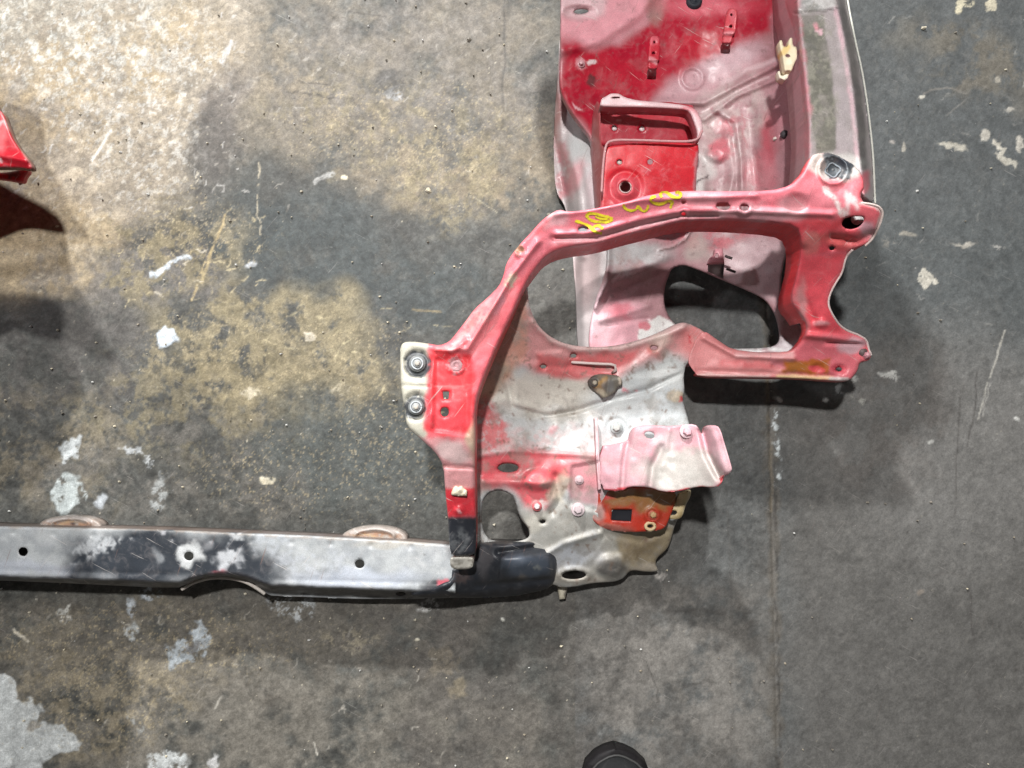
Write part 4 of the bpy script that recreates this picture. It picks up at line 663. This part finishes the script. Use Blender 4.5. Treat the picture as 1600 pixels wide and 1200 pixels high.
A_l = [G([(860, 320), (1000, 300), (1240, 290), (1240, 345), (1060, 345), (960, 370), (870, 380)], (.78, .20, .25), 16, .85, (5, 20)), E(1010, 325, 60, 22, (.74, .20, .25), 14, .8, -12, (6, 20)), E(1180, 335, 60, 12, (.70, .40, .44), 14, .8, 0, (6, 20)), E(1090, 310, 40, 14, (.66, .34, .38), 14, .7),
       S([(860, 378), (930, 372), (1000, 352), (1060, 338), (1130, 335)], 5, (.70, .45, .48), 9, .7), G([(1120, 345), (1250, 350), (1340, 335), (1330, 350), (1240, 362), (1120, 352)], (.68, .05, .06), 8, .7),
       E(1285, 310, 50, 26, (.66, .20, .24), 20, .9), E(1240, 325, 22, 16, (.70, .40, .43), 12, .6), E(1245, 312, 14, 12, (.66, .25, .28), 8, .6), G([(1264, 235), (1350, 240), (1350, 268), (1330, 282), (1285, 280), (1264, 262)], (.55, .54, .51), 10, .95, (4, 14)),
       E(1304, 258, 29, 27, (.035, .042, .05), 6, .95, 0, (12, 16), (12, .2, .36)), E(1302, 265, 24, 21, (.36, .40, .43), 5, .55, 0, (6, 9), (7, .55, .66)), E(1280, 255, 10, 18, (.52, .42, .38), 6, .7), E(1318, 252, 12, 9, (.035, .042, .055), 5, .9, 20, (4, 9)), 
       S([(1290, 292), (1302, 308), (1318, 336)], 4, (.80, .72, .70), 5, .85, (3, 10), (10, .3, .45)), S([(1328, 305), (1340, 325)], 4, (.78, .62, .62), 6, .8, (3, 10)), S([(1322, 300), (1325, 330), (1322, 338)], 3, (.78, .66, .66), 6, .7), S([(1345, 318), (1368, 322), (1378, 334), (1372, 354), (1360, 376)], 2.5, (.66, .52, .50), 3, .85, (1, 9)),  # white streaks at the right end are painted-in highlights
       E(1352, 360, 16, 12, (.66, .40, .46), 10, .8, -50), E(870, 345, 24, 10, (.70, .42, .45), 12, .8, -30, (5, 12)), E(865, 335, 10, 5, (.8, .6, .6), 6, .7, -30), G([(800, 395), (860, 350), (880, 370), (830, 420), (800, 440)], (.66, .18, .22), 14, .8),
       G([(702, 534), (742, 482), (780, 450), (800, 430), (806, 460), (760, 550), (730, 560)], (.66, .17, .19), 12, .8, (5, 16)), E(745, 500, 30, 12, (.70, .36, .34), 12, .6, -50, (6, 9), (7, .35, .55)), E(782, 478, 6, 20, (.50, .24, .28), 8, .7, 30), S([(680, 545), (705, 545), (725, 520)], 3, (.74, .42, .42), 5, .8),
       E(811, 390, 7, 8, (.34, .2, .12), 3, .9, 0, (3, 7), (7, .3, .5)), E(800, 438, 7, 12, (.50, .42, .33), 3, .95, 30, (4, 7), (6, .35, .5)), S([(786, 445), (808, 425)], 1, (.4, .3, .2), 2, .7),
       G([(618, 525), (668, 530), (672, 570), (668, 600), (662, 650), (668, 690), (640, 690), (615, 660)], (.50, .48, .40), 7, 1, (3, 14)), G([(672, 545), (735, 550), (742, 600), (738, 680), (690, 684), (664, 672), (668, 610)], (.68, .045, .055), 10, .95, (4, 16)), E(700, 650, 30, 30, (.70, .06, .08), 14, .6),
       G([(655, 686), (700, 682), (745, 690), (745, 770), (690, 770), (680, 712)], (.62, .30, .31), 12, .95, (4, 14)), E(705, 705, 30, 14, (.56, .46, .45), 10, .7, 20), E(738, 690, 8, 30, (.50, .42, .30), 8, .8), S([(690, 727), (742, 731)], 1.1, (.36, .12, .1), 2, .7), G([(690, 762), (745, 762), (745, 808), (690, 808)], (.64, .035, .05), 8, .95, (3, 14)),
       G([(690, 806), (750, 806), (750, 900), (690, 900)], (.030, .033, .042), 7, 1, (3, 14)), E(718, 845, 14, 22, (.17, .18, .19), 10, .7, 0, (8, 14), (12, .4, .6)), E(702, 600, 30, 2, (.7, .3, .3), 2, .4), E(718, 797, 5, 3.5, (.75, .4, .42), 2, .9),
       G([(1236, 350), (1340, 360), (1320, 400), (1290, 470), (1320, 520), (1250, 530), (1240, 470)], (.74, .085, .11), 14, .9, (4, 16)), E(1250, 480, 8, 40, (.52, .32, .32), 10, .7), E(1300, 375, 50, 8, (.48, .12, .1), 12, .5), E(1268, 380, 14, 20, (.60, .22, .2), 10, .6), E(1283, 505, 8, 5, (.74, .36, .38), 5, .8),
       G([(1236, 535), (1340, 522), (1345, 596), (1236, 596)], (.62, .15, .18), 14, .8), E(1330, 545, 22, 10, (.55, .38, .42), 8, .8), G([(1070, 500), (1130, 530), (1240, 548), (1240, 596), (1070, 592)], (.62, .24, .24), 12, .95, (4, 16)), S([(1130, 568), (1230, 572)], 5, (.64, .12, .13), 8, .6), S([(1150, 554), (1240, 556)], 3, (.68, .42, .42), 6, .7),
       G([(1225, 564), (1297, 562), (1294, 586), (1218, 582)], (.45, .125, .02), 6, .95, (3, 9)), E(1245, 572, 16, 9, (.32, .14, .03), 8, .6, 0, (4, 8)), S([(1215, 588), (1260, 590), (1298, 592)], 3.5, (.72, .52, .28), 5, .9), S([(1298, 592), (1325, 593)], 3, (.55, .5, .48), 4, .9), E(1278, 575, 9, 6, (.66, .08, .1), 3, .9), E(1215, 572, 10, 6, (.64, .22, .25), 4, .8), E(1312, 577, 12, 8, (.62, .08, .11), 5, .7),
       S([(1085, 586), (1200, 588)], 2.5, (.66, .44, .42), 4, .8), E(652, 567, 21, 23, (.045, .052, .06), 6, .97, 0, (5, 12), (10, .22, .36)), E(650, 635, 18, 21, (.045, .052, .06), 6, .97, 0, (5, 12), (10, .22, .36)), E(713, 570, 15, 15, (.5, .3, .32), 4, .7, 0, (4, 8), (7, .4, .5)),
       E(1302, 400, 30, 4, PNK, 5, .4), S([(1268, 530), (1300, 532), (1340, 535)], 1.6, (.45, .10, .11), 3, .6)]
A_f = [('line', [(870, 366), (930, 362), (1000, 342), (1070, 328), (1180, 330), (1300, 335)], 5, .004), ('line', [(865, 372), (935, 372), (1000, 352), (1060, 338), (1120, 336)], 4, -.004), ('line', [(868, 335), (1000, 312), (1180, 306)], 5, .003), ('dome', 1245, 318, 20, 18, -.003), ('ring', 1302, 265, 22, 3, .004), ('dome', 1302, 265, 22, 20, -.003),
       ('line', [(700, 546), (730, 545), (770, 480), (800, 430), (840, 378)], 5, .005), ('line', [(682, 546), (706, 549), (730, 530)], 4, .004), ('poly', [(680, 560), (735, 556), (733, 680), (676, 672)], 8, -.003), ('line', [(627, 602), (670, 604)], 1.5, -.002), ('ring', 652, 568, 17, 5, -.004), ('ring', 650, 635, 17, 5, -.004), ('ring', 713, 570, 12, 3, .002), ('line', [(690, 728), (742, 731)], 2.5, -.003),
       ('line', [(1240, 522), (1290, 526), (1345, 534)], 5, .006), ('line', [(1290, 536), (1345, 537)], 3, -.004), ('line', [(1255, 390), (1258, 470), (1272, 500)], 6, -.004), ('dome', 1283, 505, 12, 9, .004), ('line', [(1100, 528), (1150, 556), (1240, 560)], 4, .005), ('line', [(1090, 580), (1200, 583), (1310, 588)], 4, -.003), ('dome', 1278, 575, 12, 8, -.003), ('dome', 1215, 573, 13, 8, -.003), ('dome', 1312, 577, 14, 9, -.003),
       ('line', [(1300, 372), (1340, 378), (1362, 366)], 6, -.006), ('ring', 1163, 325, 9, 3, .002), ('ring', 1068, 334, 7, 3, .002), ('ring', 812, 391, 8, 3, .003), ('dome', 718, 797, 9, 8, .003), ('line', [(1322, 356), (1322, 400)], 5, -.002)]
def skA(x, y):
    r = np.ones(len(x))
    r = np.where((x > 1060) & (y > 500), .35, r); r = np.where((x > 1060) & (x < 1106) & (y > 500) & (y < 584), .02, r); r = np.where((x > 1255) & (y < 320), .3, r); r = np.where((x > 1285) & (y > 320), .35, r); r = np.where((x < 700) & (y > 530), .4, r)
    r = np.where((x < 745) & (x > 690) & (y > 690), .9, r); return r
hA = [C(1130, 323, 10.5, 5.5, 3), C(1163, 325, 6.5, 4.5, 10), C(1068, 316, 3.6, 2.6), C(1068, 334, 3.6, 2.6), C(911, 358, 8, 5, -10), C(1301, 265.5, 5, 4.5), spline([(1314, 352), (1318, 342), (1330, 338), (1349, 338), (1350, 346), (1342, 356), (1326, 360)], True, 2), C(1300, 388, 4.4, 3.4), C(1311, 577, 4.6, 3.2),
      [(692, 612), (702, 612), (701, 624), (693, 624)], C(695, 644, 6.4, 7.4), C(652, 568, 4), C(650, 636, 4), C(713, 570, 3.8)]
frame, zfr = sheet('headlight_frame', A_out, zA, (.78, .15, .18), A_l, PAINT, root, holes=hA, feats=A_f, step=3, skirt=.055, skirt_tint=(.78, .035, .040), skirt_where=skA, fillet=(6, .006), wob=.0026, hole_fillet=.0015, it=1, fillet_where=lambda x, y: 1-(1-sstep(1086, 1124, x))*(x > 1060)*(y > 500)*.85)
zf_ = lambda x, y: float(zfr(x, y)[0])
# white edge on the outer side of the right column
ed = spline([(1332, 390), (1321, 402), (1316, 426), (1303, 446), (1295, 463), (1294, 477), (1300, 491), (1312, 509), (1326, 518), (1341, 523), (1354, 531), (1357, 545), (1361, 555)], False, 2)
tube('folded_edge', P(ed[:, 0], ed[:, 1], zfr(ed[:, 0], ed[:, 1])-.003), .0018, (.72, .58, .56), PLAIN, frame, 6)
ed = spline([(1346, 317), (1362, 319), (1374, 323), (1380, 332), (1375, 351), (1364, 373), (1352, 384)], False, 2)
tube('folded_edge', P(ed[:, 0], ed[:, 1], zfr(ed[:, 0], ed[:, 1])-.002), .0016, (.68, .56, .52), PLAIN, frame, 6)
# fasteners, grommets
for x, y, r, c, wc in ((652, 568, .014, (.40, .38, .33), (.10, .115, .125)), (650, 636, .013, (.45, .42, .36), (.10, .115, .125))):
    lathe('mount_bush', x, y, zf_(x, y)-.001, [(r*.8, 0), (r*.78, .001), (r*.6, .0008), (r*.5, .002), (r*.35, .003), (r*.28, .0035), (r*.05, .003)], (.16, .17, .17), PLAIN, frame, n=28)
    tube('bush_ring', [tuple(P(x+8.5*math.cos(a), y+8.5*math.sin(a), zf_(x, y)+.002)) for a in np.linspace(0, 2*math.pi, 29)], .0012, (.42, .45, .47), PLAIN, frame)
    bolt(x, y, zf_(x, y)+.002, .0055, c, PLAIN, frame, (.32, .33, .33), .003)
lathe('mount_bush', 713, 570, zf_(713, 570), [(.0085, 0), (.008, .0015), (.006, .001), (.0045, .002), (.0035, .002), (.003, .0)], (.55, .3, .32), PLAIN, frame, n=24)
lathe('seal_ring', 1301, 266, zf_(1301, 266)-.001, [(.0105, 0), (.010, .0018), (.0085, .0022), (.0078, .001)], (.06, .07, .08), PLAIN, frame, n=8)
tube('seal_ring', [tuple(P(1301+(11+1.2*math.cos(4*a+.6))*math.cos(a), 266+(10+1.2*math.cos(4*a+.6))*math.sin(a), zf_(1301, 266)+.0015)) for a in np.linspace(0, 2*math.pi, 41)], .0011, (.22, .25, .28), PLAIN, frame)
lathe('hex_insert', 1301, 266, zf_(1301, 266)-.002, [(.0078, 0), (.0075, .0018), (.0035, .001), (.002, .0022), (.0005, .0025)], (.07, .075, .08), PLAIN, frame, n=8)
lathe('rubber_plug_or_hole_dark', 1331, 349, zf_(1331, 349)-.050, [(.019, 0), (.019, .004), (.0005, .004)], (.010, .010, .011), RUBBER, frame)  # near-black disc added under the opening so its inside looks dark
lathe('pale_pin', 1338, 343, zf_(1335, 345)-.045, [(.0075, 0), (.007, .008), (.004, .010), (.0005, .0105)], (.62, .62, .62), PLAIN, frame)
sheet('hole_plug', C(911, 358, 11, 8), lambda x, y: zfr(x, y)-.006, (.36, .40, .43), [], PLAIN, frame, step=3, it=0, fillet=None, wob=0, skirt=0)
# broken pale clip in the leg
cz = zf_(716, 768)+.001
nub, _ = sheet('broken_clip', [(705, 771), (707, 763), (712, 758), (716, 761), (721, 758), (725, 763), (730, 767), (729, 775), (718, 775), (706, 774)], lambda x, y: cz+.005+.004*fbm(x, y, 5, 2), (.62, .56, .42), [E(712, 766, 3, 4, (.2, .17, .12), 2, .8)], CHALK, frame, step=2, it=0, skirt=.005, wob=.002)
# small bolt and crushed lip at the lower right corner
lathe('side_bolt', 1346, 550, zf_(1340, 550)-.006, [(.0075, 0), (.007, .005), (.005, .008), (.0005, .009)], (.12, .08, .08), PLAIN, frame); lathe('side_bolt', 1353, 555, zf_(1340, 550)-.002, [(.006, 0), (.005, .005), (.003, .008), (.0005, .009)], (.62, .3, .34), PAINT, frame, hexn=6)
# yellow handwriting on the crossbar
def zoomA(pts): return [(880+x/8, 280+y/8) for x, y in pts]
strokes = [(zoomA([(765, 315), (750, 335), (790, 380), (850, 395), (905, 385), (935, 350), (925, 325), (950, 355), (985, 398), (1030, 400), (1060, 360), (1060, 320)]), 30),
           (zoomA([(1160, 215), (1110, 225), (1085, 260), (1110, 290), (1190, 315), (1260, 300), (1310, 270), (1370, 280), (1350, 320), (1340, 370)]), 36),
           (zoomA([(1235, 225), (1210, 190), (1240, 160), (1300, 165), (1350, 210), (1420, 235), (1470, 220), (1470, 180), (1430, 160), (1400, 175)]), 36),
           (zoomA([(620, 495), (560, 470), (480, 455), (400, 430), (320, 425), (290, 450), (320, 500), (390, 530), (480, 535), (550, 540), (620, 500)]), 34), (zoomA([(400, 470), (470, 495), (560, 500)]), 26),
           (zoomA([(150, 520), (230, 545), (320, 580), (370, 630), (420, 670), (490, 680)]), 36), (zoomA([(370, 600), (420, 575), (470, 575)]), 28), (zoomA([(420, 580), (500, 605), (470, 620)]), 26)]
WV = []; WF = []
for pts, wd in strokes:
    s_ = resample(spline(pts, False, 2), 1.6, False); n = len(s_)
    t = np.gradient(s_, axis=0); nn = np.stack([-t[:, 1], t[:, 0]], -1)/(np.hypot(*t.T)[:, None]+1e-9)
    hw = wd/13*(.82+.7*(fbm(np.arange(n)*1., np.arange(n)*0+wd, 3, 2, wd)-.5)); hw[0] *= .7; hw[-1] *= .7
    for k in range(n):
        for f in (-1, -.5, 0, .5, 1):
            q = s_[k]+nn[k]*hw[k]*f; WV.append((q[0], q[1], .0012))
        if k:
            b = len(WV)-5
            for j in range(4): WF.append((b+j, b+j+1, b-5+j+1, b-5+j))
WV = np.array(WV); add_mesh('yellow_writing', P(WV[:, 0], WV[:, 1], zfr(WV[:, 0], WV[:, 1])+WV[:, 2]), WF, np.array((.80, .66, .03))*(1-.35*sstep(.5, .7, fbm(WV[:, 0], WV[:, 1], 3, 3, 5)))[:, None], CHALK, frame)['label'] = 'yellow handwritten 253 marks'

# --- small bracket in the opening
brk, zb_ = sheet('hanging_bracket', [(1117, 389), (1129, 388), (1131, 400), (1132, 411), (1106, 412), (1110, 402), (1116, 398)], lambda x, y: .125+0*x, (.60, .26, .30), [E(1118, 409, 14, 4, (.6, .2, .24), 4, .7)], PAINT, root, holes=[C(1119.5, 399, 3.6)], step=2.2, it=0, skirt=.01)
sheet('bracket_foot', [(1106, 412), (1132, 411), (1130, 436), (1118, 430), (1106, 424)], lambda x, y: .118-.0015*(y-411), (.16, .13, .13), [E(1114, 420, 8, 7, (.5, .46, .46), 6, .8), E(1128, 420, 4, 14, (.015, .012, .012), 4, .9)], PLAIN, brk, step=3, it=0)
for pts in ([(1133, 400), (1144, 404)], [(1135, 420), (1149, 425)]):
    tube('wire_clip', [tuple(P(x, y, .10)) for x, y in pts], .0022, (.06, .045, .045), RUBBER, brk, 6)

# --- lower crossbar
F_out = [(-260, 812), (-60, 819), (0, 822), (240, 827), (480, 837), (640, 846), (712, 852), (712, 934), (640, 936), (560, 936), (424, 931), (412, 926), (398, 912), (384, 906), (364, 902), (344, 901), (325, 902), (305, 906), (290, 914), (280, 918), (240, 918), (100, 911), (0, 907), (-60, 905), (-260, 895)]
edF = lambda x: np.interp(x, [-260, 0, 100, 280, 300, 325, 344, 364, 384, 404, 424, 640, 712], [890, 900, 903, 909, 903, 897, 895, 897, 900, 908, 914, 922, 924])
F_z0 = tps([(-200, 850, .115), (0, 860, .115), (350, 870, .113), (700, 890, .112), (350, 835, .115), (0, 830, .117), (700, 855, .114)])
def zF(x, y): return F_z0(x, y)-.045*np.clip((y-edF(x))/9, 0, 1.4)**1.2
F_l = [E(300, 900, 400, 10, (.2, .21, .23), 10, .5), A((.30, .32, .34), .7, (34, .45, .65)), G([(96, 905), (102, 862), (118, 846), (150, 850), (178, 838), (200, 826), (385, 830), (400, 842), (418, 856), (440, 880), (430, 918), (100, 914)], (.034, .040, .050), 40, 1, (14, 34)), E(140, 856, 40, 14, (.48, .50, .52), 10, .75, -20, (12, 16), (14, .4, .58)), E(170, 850, 18, 14, (.5, .52, .54), 10, .7, 0, (8, 16), (10, .42, .58)), E(295, 867, 22, 17, (.60, .62, .63), 9, .9, 0, (8, 16)), E(245, 868, 8, 8, (.34, .36, .38), 8, .6),
       E(362, 872, 22, 13, (.55, .57, .6), 10, .9, -20, (9, 14), (12, .3, .5)), E(370, 838, 9, 6, (.5, .52, .54), 6, .9, 0, (5, 8)), E(325, 850, 8, 8, (.3, .31, .33), 8, .6), E(430, 850, 24, 22, (.46, .49, .53), 16, .7, 20, (12, 16), (12, .35, .55)), E(342, 896, 12, 5, (.50, .08, .11), 4, .9, 0, (3, 8)), E(255, 836, 4, 3, (.36, .37, .4), 2, .8),
       E(40, 885, 60, 10, (.42, .45, .52), 12, .6), E(560, 905, 90, 14, (.44, .48, .56), 14, .7), E(490, 880, 50, 20, (.50, .53, .58), 16, .6, 0, (12, 16), (14, .4, .6)), E(612, 850, 60, 6, (.5, .45, .36), 6, .4), 
       S([(-260, 897), (0, 906), (280, 917), (300, 906), (344, 898), (384, 903), (420, 920), (640, 929), (710, 931)], 7, (.04, .04, .045), 5, .95, (2, 14)), S([(440, 934), (600, 938)], 2, (.26, .27, .28), 4, .7), E(685, 915, 30, 9, (.030, .032, .038), 8, .95, -12, (4, 12)), E(692, 911, 9, 6, (.6, .12, .16), 4, .9, -10, (3, 8)), S([(0, 907), (250, 915)], 1, (.3, .28, .28), 3, .5),
       S([(-200, 820), (240, 827), (700, 851)], 1.8, (.30, .24, .19), 3, .55, (2, 12), (20, .35, .6)), E(664, 870, 1.6, 1.6, (.2, .2, .2), 1, .7), E(675, 876, 1.5, 1.5, (.2, .2, .2), 1, .7)]
bar, zbar = sheet('lower_crossbar', F_out, zF, (.42, .44, .45), F_l, PAINT, root, holes=[C(36, 862, 7.5, 7), C(295, 869, 7.5, 7), C(562, 881, 7.5, 7), C(626, 928, 8, 3, 0)], step=3.4, it=0, skirt=.05, skirt_tint=(.16, .11, .09), fillet=(4, .003), wob=.0022, feats=[('dome', x, 829+.035*x+3, 6, 5, -.0015) for x in range(-40, 700, 62)]+[('line', [(0, 890), (280, 898)], 3, -.001), ('line', [(430, 905), (700, 912)], 3, -.001)], label='black and grey lower crossbar')
# rubber mounts above and the arch lip below
for (x, y, r, h) in ((110, 820, 50, 18), (585, 838, 52, 20)):
    a = np.linspace(math.pi, 0, 15); o = [(x+r*math.cos(t), y-h*math.sin(t)+3) for t in a]+[(x+r, y+12), (x-r, y+12)]
    sheet('mount_flange', o, lambda X, Y: .085+0*X, (.34, .30, .27), [E(x, y-2, r*.75, 5, (.36, .17, .08), 5, .7, 0, (5, 10), (8, .3, .5)), S([(x-r*.7, y-6), (x, y-14), (x+r*.7, y-6)], 2, (.5, .46, .44), 3, .8), E(x-5, y+1, r*.4, 2, (.5, .38, .22), 3, .6), E(x+6, y-4, 4, 2, (.05, .03, .03), 2, .9)], PAINT, bar, step=2.5, it=0, skirt=.02, fillet=(5, .006), feats=[('line', [(x+r*.6*math.cos(t), y-h*.55*math.sin(t)) for t in a], 2.5, .004)])
al_ = spline([(284, 921), (300, 911), (322, 904), (344, 902), (366, 904), (384, 909), (400, 918), (414, 928)], False, 2)
tube('arch_lip', P(al_[:, 0], al_[:, 1], np.full(len(al_), .062)), .0028, (.46, .42, .38), PLAIN, bar)
# --- black end boss
G_out = [(690, 912), (704, 906), (705, 885), (742, 876), (744, 848), (772, 846), (800, 848), (835, 846), (852, 850), (864, 858), (871, 872), (870, 890), (866, 912), (852, 922), (800, 932), (760, 934), (690, 934), (660, 934), (640, 930), (650, 922), (680, 917)]
zG = [(650, 928, .10), (690, 914, .122), (700, 925, .11), (705, 890, .115), (745, 850, .105), (850, 850, .085), (872, 880, .08), (860, 918, .06), (780, 932, .05), (700, 936, .085), (780, 880, .115), (820, 880, .12)]
boss, zg = sheet('end_boss', G_out, zG, (.026, .029, .036), [E(825, 885, 36, 18, (.065, .08, .105), 12, .9, 0, (4, 12)), E(720, 905, 20, 10, (.11, .08, .075), 10, .6, 0, (6, 12), (12, .35, .6)), E(760, 880, 10, 20, (.08, .075, .08), 10, .7), E(815, 903, 8, 4, (.16, .14, .12), 6, .6), E(838, 886, 5, 6, (.22, .23, .22), 4, .6, 0, (3, 6), (5, .4, .55)),
       S([(660, 930), (760, 930), (850, 918)], 4, (.014, .014, .017), 7, .8), S([(744, 848), (800, 848)], 2, (.2, .18, .17), 3, .5)], BLACK, root, step=3, it=1, skirt=.04, fillet=(8, .010), wob=.002, feats=[('poly', [(784, 872), (860, 864), (862, 902), (778, 908)], 6, .007), ('line', [(778, 864), (850, 852)], 4, -.008), ('line', [(745, 915), (850, 906)], 5, -.003)])
sheet('pale_foot', [(703, 873), (708, 870), (738, 870), (741, 874), (739, 886), (730, 890), (712, 890), (704, 886)], lambda x, y: .158-.0006*(y-870), (.50, .48, .43), [E(720, 888, 18, 3, (.12, .11, .10), 5, .8), E(712, 872, 8, 4, (.2, .19, .17), 5, .6), A((.2, .18, .15), .7, (8, .5, .6))], CHALK, frame, step=2.5, it=1, fillet=(3, .003), skirt=.02, skirt_tint=(.3, .28, .26))
# weld dimples along the crossbar's edge: tiny drips of rust
# ------------------------------------------------------------------ the other cut panel at the left edge
oth = empty('cut_panel_corner', P(-60, 260, 0)); tagp(oth, label='torn tip of a dark red body panel poking in at the left edge', category='panel')
zo = lambda x, y: .20+.0003*(x+60)
sheet('panel', [(-320, 20), (-200, 30), (-110, 50), (-30, 62), (-16, 80), (-12, 140), (-6, 168), (6, 178), (12, 196), (20, 216), (30, 232), (40, 244), (50, 258), (50, 265), (30, 262), (10, 262), (-40, 262), (-300, 300)], zo, (.36, .008, .018), [E(0, 215, 10, 22, (.62, .12, .13), 10, .8, 0, (4, 10)), E(3, 192, 8, 4, (.7, .4, .4), 4, .9, 20, (4, 8), (5, .3, .5)), E(2, 250, 4, 3.5, (.72, .6, .6), 2, .9), S([(0, 175), (14, 200), (50, 260)], 1.2, (.6, .25, .25), 3, .7)],
      PAINT, oth, step=4, it=1, skirt=.01, skirt_tint=(.2, .1, .06), feats=[('line', [(-40, 235), (40, 250)], 6, .006)])
sheet('lower_flange', [(-300, 330), (-40, 270), (0, 270), (20, 268), (40, 262), (47, 268), (40, 276), (37, 286), (26, 284), (10, 281), (-20, 278), (-120, 320)], lambda x, y: .17+0*x, (.50, .02, .025), [E(22, 272, 16, 5, (.05, .03, .02), 5, .9, -5, (3, 6)), S([(-10, 279), (20, 283), (36, 286)], 1.5, (.62, .05, .05), 2, .9)], PAINT, oth, step=3, it=1, skirt=.006)
sheet('left_shadow_caster', [(-560, 190), (-230, 200), (-200, 250), (-215, 300), (-180, 350), (-165, 420), (-205, 470), (-195, 520), (-260, 570), (-560, 590)], lambda x, y: .50+0*x, (.4, .03, .04), [], PAINT, oth, step=12, it=2, skirt=.12)  # unseen sheet added off the left edge, shaped for the shadow it casts

# ------------------------------------------------------------------ shoe toe at the bottom edge
sh = empty('work_shoe', P(958, 1330, 0)); tagp(sh, label='dark fabric work shoe with black rubber toe entering at the bottom edge', category='shoe')
c0 = P(958, 1157, 0.0); Ls = .30
def half(t, k=1.0): return k*np.interp(t, [0, .012, .04, .09, .17, .30, .50, .68, .85, .95, .99, 1], [0.0004, .015, .032, .048, .056, .058, .050, .042, .042, .034, .016, .003])
def loft(name, rows, color, mat, nseg=24):
    vs_ = []; fs = []
    for (t, w, z0, z1, pw) in rows:
        for k in range(nseg+1):
            a = math.pi*k/nseg; x = -math.cos(a); zz = abs(math.sin(a))**pw
            vs_.append((c0[0]+x*w+.004*math.sin(t*5), c0[1]-t*Ls, z0+(z1-z0)*zz))
    m = nseg+1
    for r in range(len(rows)-1):
        for k in range(nseg): fs.append((r*m+k, (r+1)*m+k, (r+1)*m+k+1, r*m+k+1))
    vs_ = np.array(vs_); cc = np.array(color)*(1+.5*(fbm(vs_[:, 0]*1000, vs_[:, 1]*1000, 16, 3)[:, None]-.5))
    return add_mesh(name, vs_, fs, cc, mat, sh, thick=.002)
ts = np.concatenate([np.linspace(0, .1, 14), np.linspace(.12, 1, 30)])
loft('rubber_sole', [(t, float(half(t)), .0, .032, .25) for t in ts], (.008, .007, .008), RUBBER)
tu = np.concatenate([np.linspace(.030, .10, 14), np.linspace(.115, .62, 26)])
loft('upper', [(t, float(half(max(t-.030, 0)))*.90, .024, .024+float(np.interp(t, [.028, .05, .09, .2, .4, .62], [.006, .020, .032, .045, .070, .095])), .42) for t in tu], (.015, .016, .017), FABRIC)
loft('heel_counter', [(t, float(half(t))*.93, .024, .024+float(np.interp(t, [.6, .75, .9, .99], [.035, .028, .06, .02])), .22) for t in np.linspace(.60, .985, 16)], (.03, .03, .032), FABRIC)
e = [(c0[0]+half(max(t-.028, 0))*.92*s+.004*math.sin(t*5), c0[1]-t*Ls, .034+.002*abs(math.cos(s*9))) for s, tt in ((-1, np.linspace(.2, .031, 22)), (1, np.linspace(.031, .2, 22))) for t in tt]
tube('toe_welt', e, .0018, (.045, .045, .045), RUBBER, sh, 6)
for k in range(5):
    t = .24+k*.055; w = float(half(t))*.42; h = .024+float(np.interp(t, [.09, .2, .4, .62], [.032, .045, .070, .095]))+.003
    tube('lace', [(c0[0]-w, c0[1]-t*Ls, h-.006), (c0[0]-w*.5, c0[1]-(t+.01)*Ls, h), (c0[0]+w*.5, c0[1]-(t+.015)*Ls, h), (c0[0]+w, c0[1]-(t+.02)*Ls, h-.006)], .0025, (.02, .02, .02), FABRIC, sh, 6)

# ------------------------------------------------------------------ loose grit lying on the floor
gv = []; gf = []; gc = []
r2 = random.Random(3)
for i in range(520):
    x = r2.uniform(-40, 1640); y = r2.uniform(-40, 1240)
    if x > 900 and r2.random() < .55: continue
    c = P(x, y, -.0015); s = r2.uniform(.0006, .0022)*(2.0 if r2.random() < .05 else 1); b = len(gv)
    cc = r2.choice([(.62, .56, .42), (.5, .46, .36), (.6, .6, .58), (.3, .26, .2), (.2, .18, .15)])
    for k in range(6):
        a = k*math.pi/3+r2.random()*.5; q = s*r2.uniform(.6, 1.3); gv.append((c[0]+q*math.cos(a)*1.3, c[1]+q*math.sin(a), c[2])); gc.append(cc)
    for k in range(6):
        a = k*math.pi/3+r2.random()*.5; q = s*r2.uniform(.3, .7); gv.append((c[0]+q*math.cos(a)*1.3, c[1]+q*math.sin(a), c[2]+s*r2.uniform(.5, 1)+.001)); gc.append(cc)
    for k in range(6): gf.append((b+k, b+(k+1) % 6, b+6+(k+1) % 6, b+6+k))
    gf.append(tuple(b+6+k for k in range(6)))
g = add_mesh('grit', gv, gf, np.array(gc), PLAIN, None, smooth=False); g['kind'] = 'stuff'; g['label'] = 'loose pale grit and paint flakes scattered over the stained floor'; g['category'] = 'grit'
